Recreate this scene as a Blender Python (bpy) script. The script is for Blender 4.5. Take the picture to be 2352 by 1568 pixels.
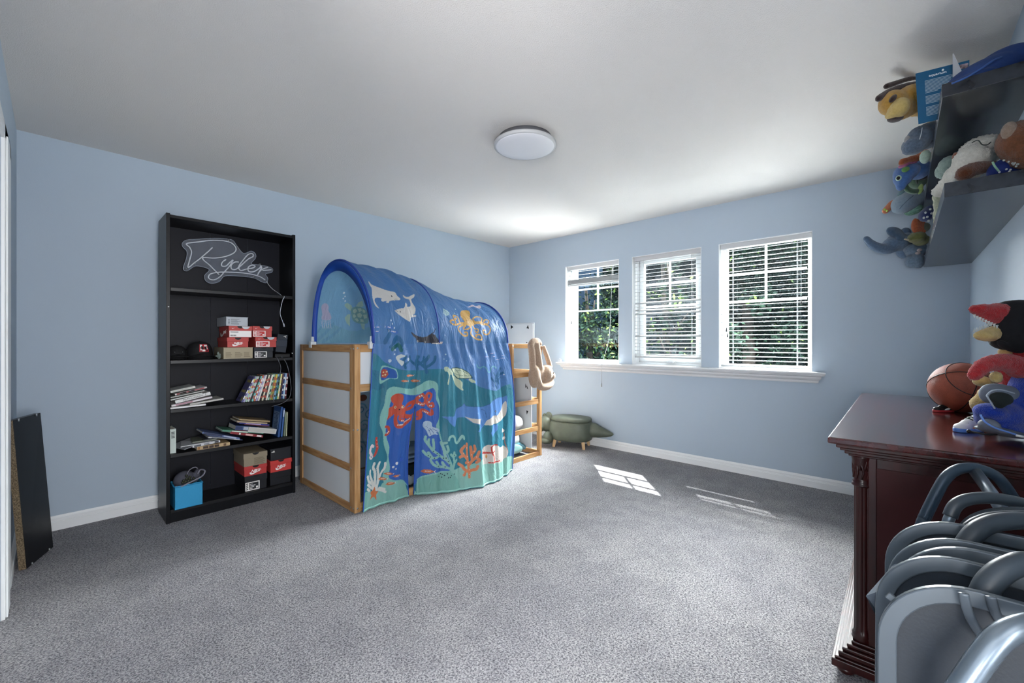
import bpy, bmesh, math, random
import numpy as np
from mathutils import Vector, Matrix, Euler, noise

for _o in list(bpy.data.objects):
    bpy.data.objects.remove(_o)
SC = bpy.context.scene
COL = SC.collection
PI = math.pi
R = math.radians

# ------------------------------------------------------------------ camera
cam_data = bpy.data.cameras.new('camera')
cam_data.sensor_width = 36.0
cam_data.lens = 969.0 / 2352.0 * 36.0
cam_data.clip_start = 0.02
cam = bpy.data.objects.new('camera', cam_data)
COL.objects.link(cam)
cam.location = (0.0, 0.0, 1.176)
cam.rotation_euler = (R(90), 0, R(42.7 - 90.0))
SC.camera = cam

# ------------------------------------------------------------------ light
def lin(h):
    h = h.lstrip('#'); h = ''.join(c + c for c in h) if len(h) == 3 else h
    o = []
    for i in (0, 2, 4):
        c = int(h[i:i + 2], 16) / 255.0
        o.append(c / 12.92 if c <= 0.04045 else ((c + 0.055) / 1.055) ** 2.4)
    return (o[0], o[1], o[2], 1.0)

world = bpy.data.worlds.new('world')
SC.world = world
world.use_nodes = True
wn = world.node_tree.nodes
bgn = wn['Background']
bgn.inputs[0].default_value = (0.92, 0.96, 1.0, 1)
bgn.inputs[1].default_value = .6

sun_data = bpy.data.lights.new('sun', 'SUN')
sun_data.energy = 9.0
sun_data.angle = R(0.55)
sun_data.color = (1.0, 0.96, 0.9)
sun = bpy.data.objects.new('sun', sun_data)
COL.objects.link(sun)
sun.location = (9, 8, 12)
sun.rotation_euler = Vector((-0.905, -0.81, -1.53)).to_track_quat('-Z', 'Y').to_euler()

def area(name, loc, d, sx, sy, energy, color=(1, 1, 1)):
    l = bpy.data.lights.new(name, 'AREA')
    l.shape = 'RECTANGLE'; l.size = sx; l.size_y = sy; l.energy = energy; l.color = color
    o = bpy.data.objects.new(name, l); COL.objects.link(o)
    o.location = loc
    o.rotation_euler = Vector(d).to_track_quat('-Z', 'Z').to_euler()
    return o
# skylight falling in above the trees, and two fill lamps added beyond unseen doorways
area('skylight', (6.3, 1.74, 4.4), (-1, 0, -0.95), 4.5, 2.6, 3300, (1.0, 0.985, 0.965))
area('sunlit_ground_bounce', (5.9, 1.74, -0.75), (-1, 0, 1.0), 4.6, 1.8, 260, (1.0, 0.98, 0.95))
area('fill_light_near', (-1.95, -0.62, 1.15), (1, 0.50, 0.27), 1.2, 1.6, 62, (1.0, 0.985, 0.97))
area('fill_light_right', (0.22, -1.66, 1.35), (0.06, 1, 0.10), 0.9, 1.5, 34, (1.0, 0.985, 0.97))

SC.view_settings.view_transform = 'Standard'
SC.view_settings.look = 'None'
SC.view_settings.gamma = 1.0
SC.view_settings.use_curve_mapping = False
SC.view_settings.exposure = 1.82
SC.cycles.use_denoising = True
SC.cycles.max_bounces = 12
SC.cycles.diffuse_bounces = 8
SC.cycles.sample_clamp_indirect = 6.0
SC.cycles.caustics_reflective = False
SC.cycles.caustics_refractive = False

# ------------------------------------------------------------------ materials
MATS = {}
def mat(key, col, rough=0.6, metal=0.0, var=0.0, vscale=30.0, bump=0.0, bscale=200.0, coat=0.0, sheen=0.0, col2=None,
        stretch=None, trans=0.0, alpha=1.0, emit=0.0, spec=0.5, detail=3.0, ior=1.45):
    if key in MATS:
        return MATS[key]
    m = bpy.data.materials.new(key); m.use_nodes = True
    nt = m.node_tree; b = nt.nodes['Principled BSDF']
    c = lin(col)
    b.inputs['Base Color'].default_value = c
    b.inputs['Roughness'].default_value = rough
    b.inputs['Metallic'].default_value = metal
    b.inputs['IOR'].default_value = ior
    b.inputs['Specular IOR Level'].default_value = spec
    if coat: b.inputs['Coat Weight'].default_value = coat; b.inputs['Coat Roughness'].default_value = 0.12
    if sheen: b.inputs['Sheen Weight'].default_value = sheen; b.inputs['Sheen Roughness'].default_value = 0.5
    if trans: b.inputs['Transmission Weight'].default_value = trans
    if alpha < 1: b.inputs['Alpha'].default_value = alpha
    if emit: b.inputs['Emission Color'].default_value = c; b.inputs['Emission Strength'].default_value = emit
    if var or bump:
        tc = nt.nodes.new('ShaderNodeTexCoord')
        mp = nt.nodes.new('ShaderNodeMapping')
        nt.links.new(tc.outputs['Object'], mp.inputs[0])
        if stretch: mp.inputs['Scale'].default_value = stretch
    if var:
        n = nt.nodes.new('ShaderNodeTexNoise'); n.inputs['Scale'].default_value = vscale; n.inputs['Detail'].default_value = detail
        nt.links.new(mp.outputs[0], n.inputs['Vector'])
        rp = nt.nodes.new('ShaderNodeValToRGB')
        rp.color_ramp.elements[0].position = 0.35; rp.color_ramp.elements[1].position = 0.65
        c2 = lin(col2) if col2 else tuple(x * (1 - var) for x in c[:3]) + (1,)
        rp.color_ramp.elements[0].color = c2; rp.color_ramp.elements[1].color = c
        nt.links.new(n.outputs[0], rp.inputs[0]); nt.links.new(rp.outputs[0], b.inputs['Base Color'])
    if bump:
        n = nt.nodes.new('ShaderNodeTexNoise'); n.inputs['Scale'].default_value = bscale; n.inputs['Detail'].default_value = 2
        nt.links.new(mp.outputs[0], n.inputs['Vector'])
        bp = nt.nodes.new('ShaderNodeBump'); bp.inputs['Strength'].default_value = bump; bp.inputs['Distance'].default_value = 0.004
        nt.links.new(n.outputs[0], bp.inputs['Height']); nt.links.new(bp.outputs[0], b.inputs['Normal'])
    MATS[key] = m
    return m

def plain(col, rough=0.55, **k):
    return mat('paint_' + col.strip('#') + '_%d' % int(rough * 100), col, rough, **k)

M_wall = mat('wall_paint', '#adbbc9', 0.7, bump=0.08, bscale=320)
M_ceil = mat('ceiling_paint', '#dbd7d3', 0.9, bump=0.55, bscale=190)
M_trim = mat('trim_white', '#e9ebec', 0.35)
M_vinyl = mat('vinyl_white', '#d3d7d9', 0.35)
M_slat = mat('blind_slat', '#b4b8ba', 0.45)
M_bb = mat('black_laminate', '#101217', 0.36, var=0.25, vscale=14, stretch=(1, 1, .12), spec=.3)
M_bbedge = mat('black_laminate_edge', '#151619', 0.35)
M_bbback = mat('black_hardboard', '#10121c', 0.5, spec=.25)
M_pine = mat('pine_wood', '#c69c6c', 0.5, var=.3, col2='#a97a4a', vscale=7, stretch=(7, 7, .7))
M_pinex = mat('pine_wood_lengthwise', '#c69c6c', 0.5, var=.3, col2='#a97a4a', vscale=7, stretch=(.7, 7, 7))
M_mdf = mat('white_panel', '#dfe2e4', 0.45)
M_steel = mat('steel', '#b8bcc0', 0.3, metal=.9)
M_black = mat('black_plastic', '#0b0c0e', 0.5)
M_mahog = mat('mahogany', '#350e0d', 0.34, var=.3, col2='#200808', vscale=5, stretch=(7, 7, .6), coat=.2, spec=.35)
M_mahogtop = mat('mahogany_top', '#431414', 0.2, var=.3, col2='#300f0e', vscale=5, stretch=(.5, 7, 7), coat=.5)

def carpet_mat():
    m = bpy.data.materials.new('carpet_pile'); m.use_nodes = True
    nt = m.node_tree; b = nt.nodes['Principled BSDF']; b.inputs['Roughness'].default_value = 0.95
    b.inputs['Specular IOR Level'].default_value = 0.1
    b.inputs['Sheen Weight'].default_value = 0.15
    tc = nt.nodes.new('ShaderNodeTexCoord')
    def noise_(s, d, w=0.0):
        n = nt.nodes.new('ShaderNodeTexNoise'); n.inputs['Scale'].default_value = s; n.inputs['Detail'].default_value = d
        n.inputs['Distortion'].default_value = w
        nt.links.new(tc.outputs['Object'], n.inputs['Vector']); return n
    f = noise_(150, 4, .6); g = noise_(7.5, 3); h = noise_(1.3, 2)
    r1 = nt.nodes.new('ShaderNodeValToRGB')
    r1.color_ramp.elements[0].position = .36; r1.color_ramp.elements[1].position = .62
    r1.color_ramp.elements[0].color = lin('#5a5a60'); r1.color_ramp.elements[1].color = lin('#b6b4b5')
    nt.links.new(f.outputs[0], r1.inputs[0])
    r2 = nt.nodes.new('ShaderNodeValToRGB')
    r2.color_ramp.elements[0].position = .40; r2.color_ramp.elements[1].position = .58
    r2.color_ramp.elements[0].color = (.74, .745, .77, 1); r2.color_ramp.elements[1].color = (1, 1, 1, 1)
    nt.links.new(g.outputs[0], r2.inputs[0])
    mx = nt.nodes.new('ShaderNodeMix'); mx.data_type = 'RGBA'; mx.blend_type = 'MULTIPLY'; mx.inputs[0].default_value = .6
    nt.links.new(r1.outputs[0], mx.inputs[6]); nt.links.new(r2.outputs[0], mx.inputs[7])
    r3 = nt.nodes.new('ShaderNodeValToRGB')
    r3.color_ramp.elements[0].position = .35; r3.color_ramp.elements[1].position = .65
    r3.color_ramp.elements[0].color = (.9, .9, .93, 1); r3.color_ramp.elements[1].color = (1, 1, 1, 1)
    nt.links.new(h.outputs[0], r3.inputs[0])
    my = nt.nodes.new('ShaderNodeMix'); my.data_type = 'RGBA'; my.blend_type = 'MULTIPLY'; my.inputs[0].default_value = 1
    nt.links.new(mx.outputs[2], my.inputs[6]); nt.links.new(r3.outputs[0], my.inputs[7])
    nt.links.new(my.outputs[2], b.inputs['Base Color'])
    bp = nt.nodes.new('ShaderNodeBump'); bp.inputs['Strength'].default_value = .9; bp.inputs['Distance'].default_value = .012
    nt.links.new(f.outputs[0], bp.inputs['Height']); nt.links.new(bp.outputs[0], b.inputs['Normal'])
    return m
M_carpet = carpet_mat()

def mixhex(a, b, f):
    a = a.lstrip('#'); b = b.lstrip('#')
    return '#' + ''.join('%02x' % int(int(a[i:i + 2], 16) * (1 - f) + int(b[i:i + 2], 16) * f) for i in (0, 2, 4))
def plush_mat(key, col, col2=None):
    return mat('plush_' + key, col, .95, var=.22, col2=mixhex(col, col2, .45) if col2 else None, vscale=90, bump=1.0, bscale=420, sheen=.35, spec=.15, detail=8)

# ------------------------------------------------------------------ mesh builder
class MB:
    def __init__(s):
        s.v = []; s.f = []; s.mi = []; s.sm = []; s.cur = 0; s.X = None
    def add(s, vs, fs, smooth=False):
        n = len(s.v)
        if s.X is not None: vs = [s.X @ Vector(p) for p in vs]
        s.v.extend([tuple(p) for p in vs])
        for f in fs:
            s.f.append([i + n for i in f]); s.mi.append(s.cur); s.sm.append(smooth)
        return s
    def box(s, x0, x1, y0, y1, z0, z1):
        v = [(x0, y0, z0), (x1, y0, z0), (x1, y1, z0), (x0, y1, z0), (x0, y0, z1), (x1, y0, z1), (x1, y1, z1), (x0, y1, z1)]
        return s.add(v, [(3, 2, 1, 0), (4, 5, 6, 7), (0, 1, 5, 4), (1, 2, 6, 5), (2, 3, 7, 6), (3, 0, 4, 7)])
    def obox(s, c, size, rot=None):
        a, b, d = size[0] / 2, size[1] / 2, size[2] / 2
        m = Matrix.Translation(c) @ (rot.to_4x4() if rot is not None else Matrix.Identity(4))
        v = [m @ Vector(p) for p in [(-a, -b, -d), (a, -b, -d), (a, b, -d), (-a, b, -d), (-a, -b, d), (a, -b, d), (a, b, d), (-a, b, d)]]
        return s.add(v, [(3, 2, 1, 0), (4, 5, 6, 7), (0, 1, 5, 4), (1, 2, 6, 5), (2, 3, 7, 6), (3, 0, 4, 7)])
    def tube(s, pts, r, n=10, closed=False, cap=True, smooth=True, flat=None):
        pts = [Vector(p) for p in pts]; k = len(pts)
        rs = r if isinstance(r, (list, tuple)) else [r] * k
        rings = []; up = None
        for i, p in enumerate(pts):
            if closed: t = pts[(i + 1) % k] - pts[i - 1]
            else: t = (pts[min(i + 1, k - 1)] - pts[max(i - 1, 0)])
            if t.length < 1e-9: t = Vector((0, 0, 1))
            t.normalize()
            if up is None:
                up = Vector((0, 0, 1)) if abs(t.z) < .9 else Vector((1, 0, 0))
                if flat is not None: up = Vector(flat)
            a = up - t * up.dot(t)
            if a.length < 1e-6: a = t.orthogonal()
            a.normalize(); up = a; b = t.cross(a)
            fa = rs[i]; fb = rs[i]
            if flat is not None: fa, fb = (rs[i], rs[i]) if not isinstance(rs[i], tuple) else rs[i]
            rings.append([p + a * (fa * math.cos(2 * PI * j / n)) + b * (fb * math.sin(2 * PI * j / n)) for j in range(n)])
        v = [q for rg in rings for q in rg]; f = []
        m = k if closed else k - 1
        for i in range(m):
            for j in range(n):
                a0 = i * n + j; a1 = i * n + (j + 1) % n; b0 = ((i + 1) % k) * n + j; b1 = ((i + 1) % k) * n + (j + 1) % n
                f.append((a0, a1, b1, b0))
        if cap and not closed:
            f.append(tuple(range(n - 1, -1, -1))); f.append(tuple((k - 1) * n + j for j in range(n)))
        return s.add(v, f, smooth)
    def cyl(s, p0, p1, r0, r1=None, n=20, smooth=True):
        return s.tube([p0, p1], [r0, r0 if r1 is None else r1], n, smooth=smooth)
    def sph(s, c, r, rot=None, nu=20, nv=12):
        if not isinstance(r, (tuple, list)): r = (r, r, r)
        m = Matrix.Translation(c) @ (Euler([R(a) for a in rot]).to_matrix().to_4x4() if rot else Matrix.Identity(4))
        v = [m @ Vector((0, 0, -r[2]))]; f = []
        for i in range(1, nv):
            a = -PI / 2 + PI * i / nv
            for j in range(nu):
                t = 2 * PI * j / nu
                v.append(m @ Vector((r[0] * math.cos(a) * math.cos(t), r[1] * math.cos(a) * math.sin(t), r[2] * math.sin(a))))
        v.append(m @ Vector((0, 0, r[2]))); L = len(v) - 1
        for j in range(nu):
            f.append((0, 1 + (j + 1) % nu, 1 + j)); f.append((L, L - nu + j, L - nu + (j + 1) % nu))
        for i in range(nv - 2):
            for j in range(nu):
                a0 = 1 + i * nu + j; a1 = 1 + i * nu + (j + 1) % nu
                f.append((a0, a1, a1 + nu, a0 + nu))
        return s.add(v, f, True)
    def prism(s, poly, h0, h1, fn, smooth=False):
        n = len(poly)
        v = [fn(p[0], p[1], h0) for p in poly] + [fn(p[0], p[1], h1) for p in poly]
        f = [tuple(range(n - 1, -1, -1)), tuple(range(n, 2 * n))]
        s.add(v, f, False)
        s.add(v, [(i, (i + 1) % n, n + (i + 1) % n, n + i) for i in range(n)], smooth)
        return s
    def lathe(s, prof, c=(0, 0, 0), n=32, smooth=True, sx=1.0, sy=1.0):
        v = []; f = []
        for (r, z) in prof:
            for j in range(n):
                t = 2 * PI * j / n
                v.append((c[0] + r * sx * math.cos(t), c[1] + r * sy * math.sin(t), c[2] + z))
        for i in range(len(prof) - 1):
            for j in range(n):
                f.append((i * n + j, i * n + (j + 1) % n, (i + 1) * n + (j + 1) % n, (i + 1) * n + j))
        f.append(tuple(range(n - 1, -1, -1))); f.append(tuple((len(prof) - 1) * n + j for j in range(n)))
        return s.add(v, f, smooth)
    def grid(s, fn, nu, nv, smooth=True, closeu=False):
        v = [fn(i / nu, j / nv) for j in range(nv + 1) for i in range(nu + 1)]
        f = [(j * (nu + 1) + i, j * (nu + 1) + i + 1, (j + 1) * (nu + 1) + i + 1, (j + 1) * (nu + 1) + i) for j in range(nv) for i in range(nu)]
        return s.add(v, f, smooth)
    def text(s, txt, size, M, depth=0.0004, shear=0.0, space=1.0, bold=0.0):
        cu = bpy.data.curves.new('t', 'FONT'); cu.body = txt; cu.size = size; cu.extrude = depth
        cu.align_x = 'CENTER'; cu.align_y = 'CENTER'; cu.shear = shear; cu.space_character = space; cu.offset = bold
        cu.resolution_u = 2
        o = bpy.data.objects.new('t', cu)
        me = bpy.data.meshes.new_from_object(o)
        vs = [M @ v.co for v in me.vertices]; fs = [tuple(p.vertices) for p in me.polygons]
        bpy.data.objects.remove(o); bpy.data.curves.remove(cu); bpy.data.meshes.remove(me)
        return s.add(vs, fs)
    def build(s, name, m, parent=None, bevel=0.0, world=True, remesh=0.0, fuzz=0.0, solid=0.0, subsurf=0, origin=None, seg=2, smoothmod=0):
        me = bpy.data.meshes.new(name)
        vs = s.v
        if parent is not None and world:
            W = WM(parent).inverted()
            vs = [W @ Vector(p) for p in vs]
            loc = None
        elif parent is None:
            a = np.array([tuple(p) for p in vs])
            loc = origin or ((a[:, 0].min() + a[:, 0].max()) / 2, (a[:, 1].min() + a[:, 1].max()) / 2, a[:, 2].min())
            vs = [(p[0] - loc[0], p[1] - loc[1], p[2] - loc[2]) for p in vs]
        else:
            loc = None
        me.from_pydata([tuple(p) for p in vs], [], s.f)
        ms = m if isinstance(m, (list, tuple)) else [m]
        for q in ms: me.materials.append(q)
        me.polygons.foreach_set('material_index', s.mi); me.polygons.foreach_set('use_smooth', s.sm)
        me.update()
        o = bpy.data.objects.new(name, me); COL.objects.link(o)
        if parent is not None: o.parent = parent
        if loc is not None: o.location = loc
        if remesh:
            d = o.modifiers.new('r', 'REMESH'); d.mode = 'VOXEL'; d.voxel_size = remesh; d.use_smooth_shade = True
            d = o.modifiers.new('s', 'SMOOTH'); d.iterations = smoothmod or 6; d.factor = .6
        if fuzz:
            tx = bpy.data.textures.get('fuzz') or bpy.data.textures.new('fuzz', 'CLOUDS'); tx.noise_scale = .007
            d = o.modifiers.new('d', 'DISPLACE'); d.texture = tx; d.strength = fuzz * .8; d.mid_level = .5
        if bevel:
            d = o.modifiers.new('b', 'BEVEL'); d.width = bevel; d.segments = seg; d.limit_method = 'ANGLE'; d.angle_limit = R(40)
        if solid:
            d = o.modifiers.new('o', 'SOLIDIFY'); d.thickness = solid; d.offset = 0
        if subsurf:
            d = o.modifiers.new('u', 'SUBSURF'); d.levels = subsurf; d.render_levels = subsurf
        return o

def WM(o):
    m = o.matrix_basis.copy()
    return WM(o.parent) @ m if o.parent else m

def tag(o, label=None, cat=None, group=None, kind=None):
    if label: o['label'] = label
    if cat: o['category'] = cat
    if group: o['group'] = group
    if kind: o['kind'] = kind
    return o
def thing(name, label, cat, loc=(0, 0, 0), rz=0.0, group=None, kind=None):
    o = bpy.data.objects.new(name, None); COL.objects.link(o)
    o.empty_display_size = .1
    o.location = loc; o.rotation_euler = (0, 0, rz)
    return tag(o, label, cat, group, kind)
def struct(o):
    o['kind'] = 'structure'; return o
def spline(pts, k=6, closed=False):
    P_ = [Vector(p) if len(p) == 3 else Vector((p[0], p[1], 0)) for p in pts]
    n = len(P_); out = []
    rng = range(n) if closed else range(n - 1)
    for i in rng:
        p0 = P_[(i - 1) % n] if closed or i > 0 else P_[i]
        p1 = P_[i]; p2 = P_[(i + 1) % n]
        p3 = P_[(i + 2) % n] if closed or i + 2 < n else P_[min(i + 1, n - 1)]
        for j in range(k):
            t = j / k
            out.append(.5 * ((2 * p1) + (p2 - p0) * t + (2 * p0 - 5 * p1 + 4 * p2 - p3) * t * t + (3 * p1 - p0 - 3 * p2 + p3) * t ** 3))
    if not closed: out.append(P_[-1])
    return out
def rotm(x=0, y=0, z=0):
    return Euler((R(x), R(y), R(z))).to_matrix()

# ------------------------------------------------------------------ the room
XN, XW, YR, YL, ZC = -0.155, 4.15, -0.338, 3.88, 2.44
struct(MB().box(XN - 2.2, XW + .02, YR - 1.6, YL + .02, -.06, 0).build('floor', M_carpet))
struct(MB().box(XN - 2.2, XW + .02, YR - 1.6, YL + .02, ZC, ZC + .08).build('ceiling', M_ceil))
struct(MB().box(XN, XW + .15, YL, YL + .12, 0, ZC).build('wall_left', M_wall))
wr = MB(); wr.box(.72, XW + .15, YR - .12, YR, 0, ZC); wr.box(XN - .11, -.08, YR - .12, YR, 0, ZC); wr.box(-.08, .72, YR - .12, YR, 2.04, ZC); struct(wr.build('wall_right', M_wall))  # includes an unseen doorway added to admit fill light
WIN = [(2.250, 2.957), (1.391, 2.096), (0.528, 1.236)]
WZ0, WZ1 = 0.925, 2.07
w = MB()
w.box(XW, XW + .15, YR, YL, 0, WZ0); w.box(XW, XW + .15, YR, YL, WZ1, ZC)
for a, b in ((YR, .528), (1.236, 1.391), (2.096, 2.25), (2.957, YL)): w.box(XW, XW + .15, a, b, WZ0, WZ1)
struct(w.build('wall_far', M_wall))
# near wall: unseen doorway added to let fill light in (y -0.30..0.62) and a closed door beyond it
w = MB()
for a, b in ((YR, -.30), (.62, 1.95), (2.78, YL)): w.box(XN - .11, XN, a, b, 0, ZC)
w.box(XN - .11, XN, -.30, .62, 2.04, ZC); w.box(XN - .11, XN, 1.95, 2.78, 2.04, ZC)
struct(w.build('wall_near', M_wall))
# unseen hallway added around the fill lamps
h = MB(); h.box(XN - 2.2, XN - 2.1, YR - 1.6, 1.6, 0, ZC); h.box(XN - 2.1, XN - .11, 1.5, 1.6, 0, ZC); h.box(XN - 2.1, 1.1, YR - 1.6, YR - 1.5, 0, ZC); h.box(1.0, 1.1, YR - 1.5, YR - .12, 0, ZC)
struct(h.build('wall_fill_hall', M_wall))
# closed white door in the near wall
d = thing('door_1', None, None, (XN - .03, 2.365, 0)); struct(d)
q = MB(); q.box(XN - .06, XN - .022, 1.955, 2.775, .01, 2.035)
for z0, z1 in ((.2, .95), (1.1, 1.85)):
    for y0, y1 in ((2.05, 2.32), (2.42, 2.69)):
        q.box(XN - .024, XN - .016, y0, y1, z0, z1)
q.build('door_panel', M_trim, d, bevel=.004)

c = MB()
def casing(m_, y0, y1, zt):
    for (a, b) in ((y0 - .09, y0), (y1, y1 + .36 if False else y1 + .09)):
        m_.box(XN, XN + .012, a, b, 0, zt + .09); 
        m_.box(XN + .012, XN + .018, a + (.06 if a < y0 else .0) - 0, b - (0 if a < y0 else .06), 0, zt + .06)
    m_.box(XN, XN + .0125, y0 - .09, y1 + .09, zt, zt + .09)
cc = MB(); cc.box(XN, XN + .013, 2.78, 3.13, 0, 2.10); cc.box(XN + .013, XN + .02, 2.80, 2.93, 0, 2.05)
cc.box(XN, XN + .013, 1.85, 3.13, 2.035, 2.10); cc.box(XN, XN + .013, 1.85, 1.95, 0, 2.10)
struct(cc.build('trim_1', M_trim, bevel=.003))
cc = MB(); casing(cc, -.30 + .0, .62, 2.04); cc2 = MB()
cc2.box(XN, XN + .013, .62, .71, 0, 2.13); cc2.box(XN, XN + .013, -.338, .62, 2.04, 2.13)
struct(cc2.build('trim_2', M_trim, bevel=.003))
cc4 = MB(); cc4.box(.72, .80, YR, YR + .013, 0, 2.12); cc4.box(-.08, .72, YR, YR + .013, 2.04, 2.12); struct(cc4.build('trim_4', M_trim, bevel=.003))

# baseboards with a stepped profile
def baseboard(name, p0, p1, nrm):
    prof = [(0, 0), (.014, 0), (.014, .05), (.011, .053), (.011, .058), (.009, .062), (.009, .074), (.006, .08), (.003, .088), (0, .09)]
    m_ = MB(); p0 = Vector(p0); p1 = Vector(p1); nrm = Vector(nrm)
    v = [p0 + nrm * a + Vector((0, 0, b)) for a, b in prof] + [p1 + nrm * a + Vector((0, 0, b)) for a, b in prof]
    n = len(prof)
    m_.add(v, [(i, (i + 1) % n, n + (i + 1) % n, n + i) for i in range(n)] + [tuple(range(n)), tuple(range(2 * n - 1, n - 1, -1))])
    return struct(m_.build(name, M_trim))
baseboard('baseboard_left', (XN, YL, 0), (XW, YL, 0), (0, -1, 0))
baseboard('baseboard_far', (XW, YR, 0), (XW, YL - .014, 0), (-1, 0, 0))
baseboard('baseboard_right', (.82, YR, 0), (XW - .014, YR, 0), (0, 1, 0))
baseboard('baseboard_near', (XN, 3.13, 0), (XN, YL - .014, 0), (1, 0, 0))

# window stool + apron running under all three windows
prof = [(XW, .842), (XW - .022, .842), (XW - .028, .85), (XW - .03, .862), (XW - .045, .87), (XW - .055, .882), (XW - .056, .894), (XW - .07, .90),
        (XW - .088, .904), (XW - .09, .91), (XW - .097, .916), (XW - .10, .924), (XW - .097, .932), (XW, .934)]
m_ = MB(); v = []
ya, yb = .43, 3.03
for yy, sg in ((ya, 1), (yb, -1)):
    for (x, z) in prof: v.append((x, yy + sg * (x - (XW - .10)) * .75, z))
n = len(prof)
m_.add(v, [(i, (i + 1) % n, n + (i + 1) % n, n + i) for i in range(n)] + [tuple(range(n)), tuple(range(2 * n - 1, n - 1, -1))])
for a, b in WIN: m_.box(XW - .002, XW + .10, a + .001, b - .001, WZ0, .934)
struct(m_.build('trim_3', mat('stool_white', '#d5d6d8', .35)))

M_glass = bpy.data.materials.new('window_glass'); M_glass.use_nodes = True
nt = M_glass.node_tree; nt.nodes.clear()
o_ = nt.nodes.new('ShaderNodeOutputMaterial'); t_ = nt.nodes.new('ShaderNodeBsdfTransparent'); g_ = nt.nodes.new('ShaderNodeBsdfGlossy')
g_.inputs['Roughness'].default_value = .02; g_.inputs['Color'].default_value = (.8, .9, 1, 1)
t_.inputs['Color'].default_value = (.93, .96, .97, 1)
mx_ = nt.nodes.new('ShaderNodeMixShader'); mx_.inputs[0].default_value = .025
nt.links.new(t_.outputs[0], mx_.inputs[1]); nt.links.new(g_.outputs[0], mx_.inputs[2]); nt.links.new(mx_.outputs[0], o_.inputs[0])

M_screen = bpy.data.materials.new('insect_screen'); M_screen.use_nodes = True
nt = M_screen.node_tree; nt.nodes.clear()
o_ = nt.nodes.new('ShaderNodeOutputMaterial'); t_ = nt.nodes.new('ShaderNodeBsdfTransparent'); g_ = nt.nodes.new('ShaderNodeBsdfDiffuse')
g_.inputs['Color'].default_value = (.06, .065, .07, 1)
mx_ = nt.nodes.new('ShaderNodeMixShader'); mx_.inputs[0].default_value = .38
nt.links.new(t_.outputs[0], mx_.inputs[1]); nt.links.new(g_.outputs[0], mx_.inputs[2]); nt.links.new(mx_.outputs[0], o_.inputs[0])

XG = XW + .105       # inner face of the vinyl frames
def rect_frame(m_, x0, x1, y0, y1, z0, z1, wy, wz0, wz1=None):
    wz1 = wz0 if wz1 is None else wz1
    m_.box(x0, x1, y0, y0 + wy, z0, z1); m_.box(x0, x1, y1 - wy, y1, z0, z1)
    m_.box(x0, x1, y0 + wy, y1 - wy, z0, z0 + wz0); m_.box(x0, x1, y0 + wy, y1 - wy, z1 - wz1, z1)
fr_w = [.05, .05, .045]
for i, (a, b) in enumerate(WIN):
    t = thing('window_%d' % (i + 1), None, None, (XG, (a + b) / 2, WZ0)); struct(t)
    rv = MB(); z0 = .934
    rv.box(XW - .003, XW + .15, b - .004, b, z0, WZ1); rv.box(XW - .003, XW + .15, a, a + .004, z0, WZ1)
    rv.box(XW - .003, XW + .15, a, b, WZ1 - .004, WZ1)
    rv.build('window_reveal', M_trim, t)
    f = MB(); fw = fr_w[i]
    rect_frame(f, XG, XG + .05, a, b, z0, WZ1, fw * .6, .022)
    rect_frame(f, XG + .012, XG + .045, a + fw * .6, b - fw * .6, z0 + .02, WZ1 - .02, fw * .4 + (.012 if i != 2 else 0), .014)
    f.build('window_frame', M_vinyl, t, bevel=.002)
    ga, gb, gz0, gz1 = a + fw + .01, b - fw - .01, z0 + .035, WZ1 - .03
    if i == 1:
        s_ = MB(); rect_frame(s_, XG - .004, XG + .04, a + .035, b - .035, z0 + .035, WZ1 - .03, .05, .06, .045)
        s_.box(XG - .01, XG, a + .05, b - .05, z0 + .085, z0 + .095)
        s_.build('window_sash', M_vinyl, t, bevel=.003)
        ga, gb, gz0, gz1 = a + .085, b - .085, z0 + .095, WZ1 - .075
        cr = MB(); cr.obox((XG - .02, (a + b) / 2 - .02, z0 + .03), (.02, .07, .018)); cr.obox((XG - .035, (a + b) / 2 - .03, z0 + .035), (.012, .09, .01))
        cr.build('crank_handle', M_steel, t, bevel=.003)
        sc_ = MB(); sc_.box(XG + .046, XG + .047, ga - .03, gb + .03, gz0 - .02, gz1 + .02); sc_.build('insect_screen', M_screen, t)
    if i == 0:
        s_ = MB(); s_.box(XG + .01, XG + .03, a + .05, a + .07, z0 + .03, WZ1 - .03); s_.box(XG + .008, XG + .04, b - .085, b - .05, z0 + .03, WZ1 - .03)
        s_.build('window_sash', M_vinyl, t, bevel=.002); gb = b - .085
    mu = MB(); ym = (ga + gb) / 2
    zt = 1.54
    for zz in (zt, zt + (gz1 - zt) / 2 + .005): mu.box(XG + .016, XG + .034, ga, gb, zz - .009, zz + .009)
    mu.box(XG + .0175, XG + .0325, ym - .009, ym + .009, zt, gz1)
    mu.build('muntin', M_vinyl, t)
    gl = MB(); gl.box(XG + .022, XG + .026, ga, gb, gz0, gz1); gl.build('window_glass', M_glass, t)

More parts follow.
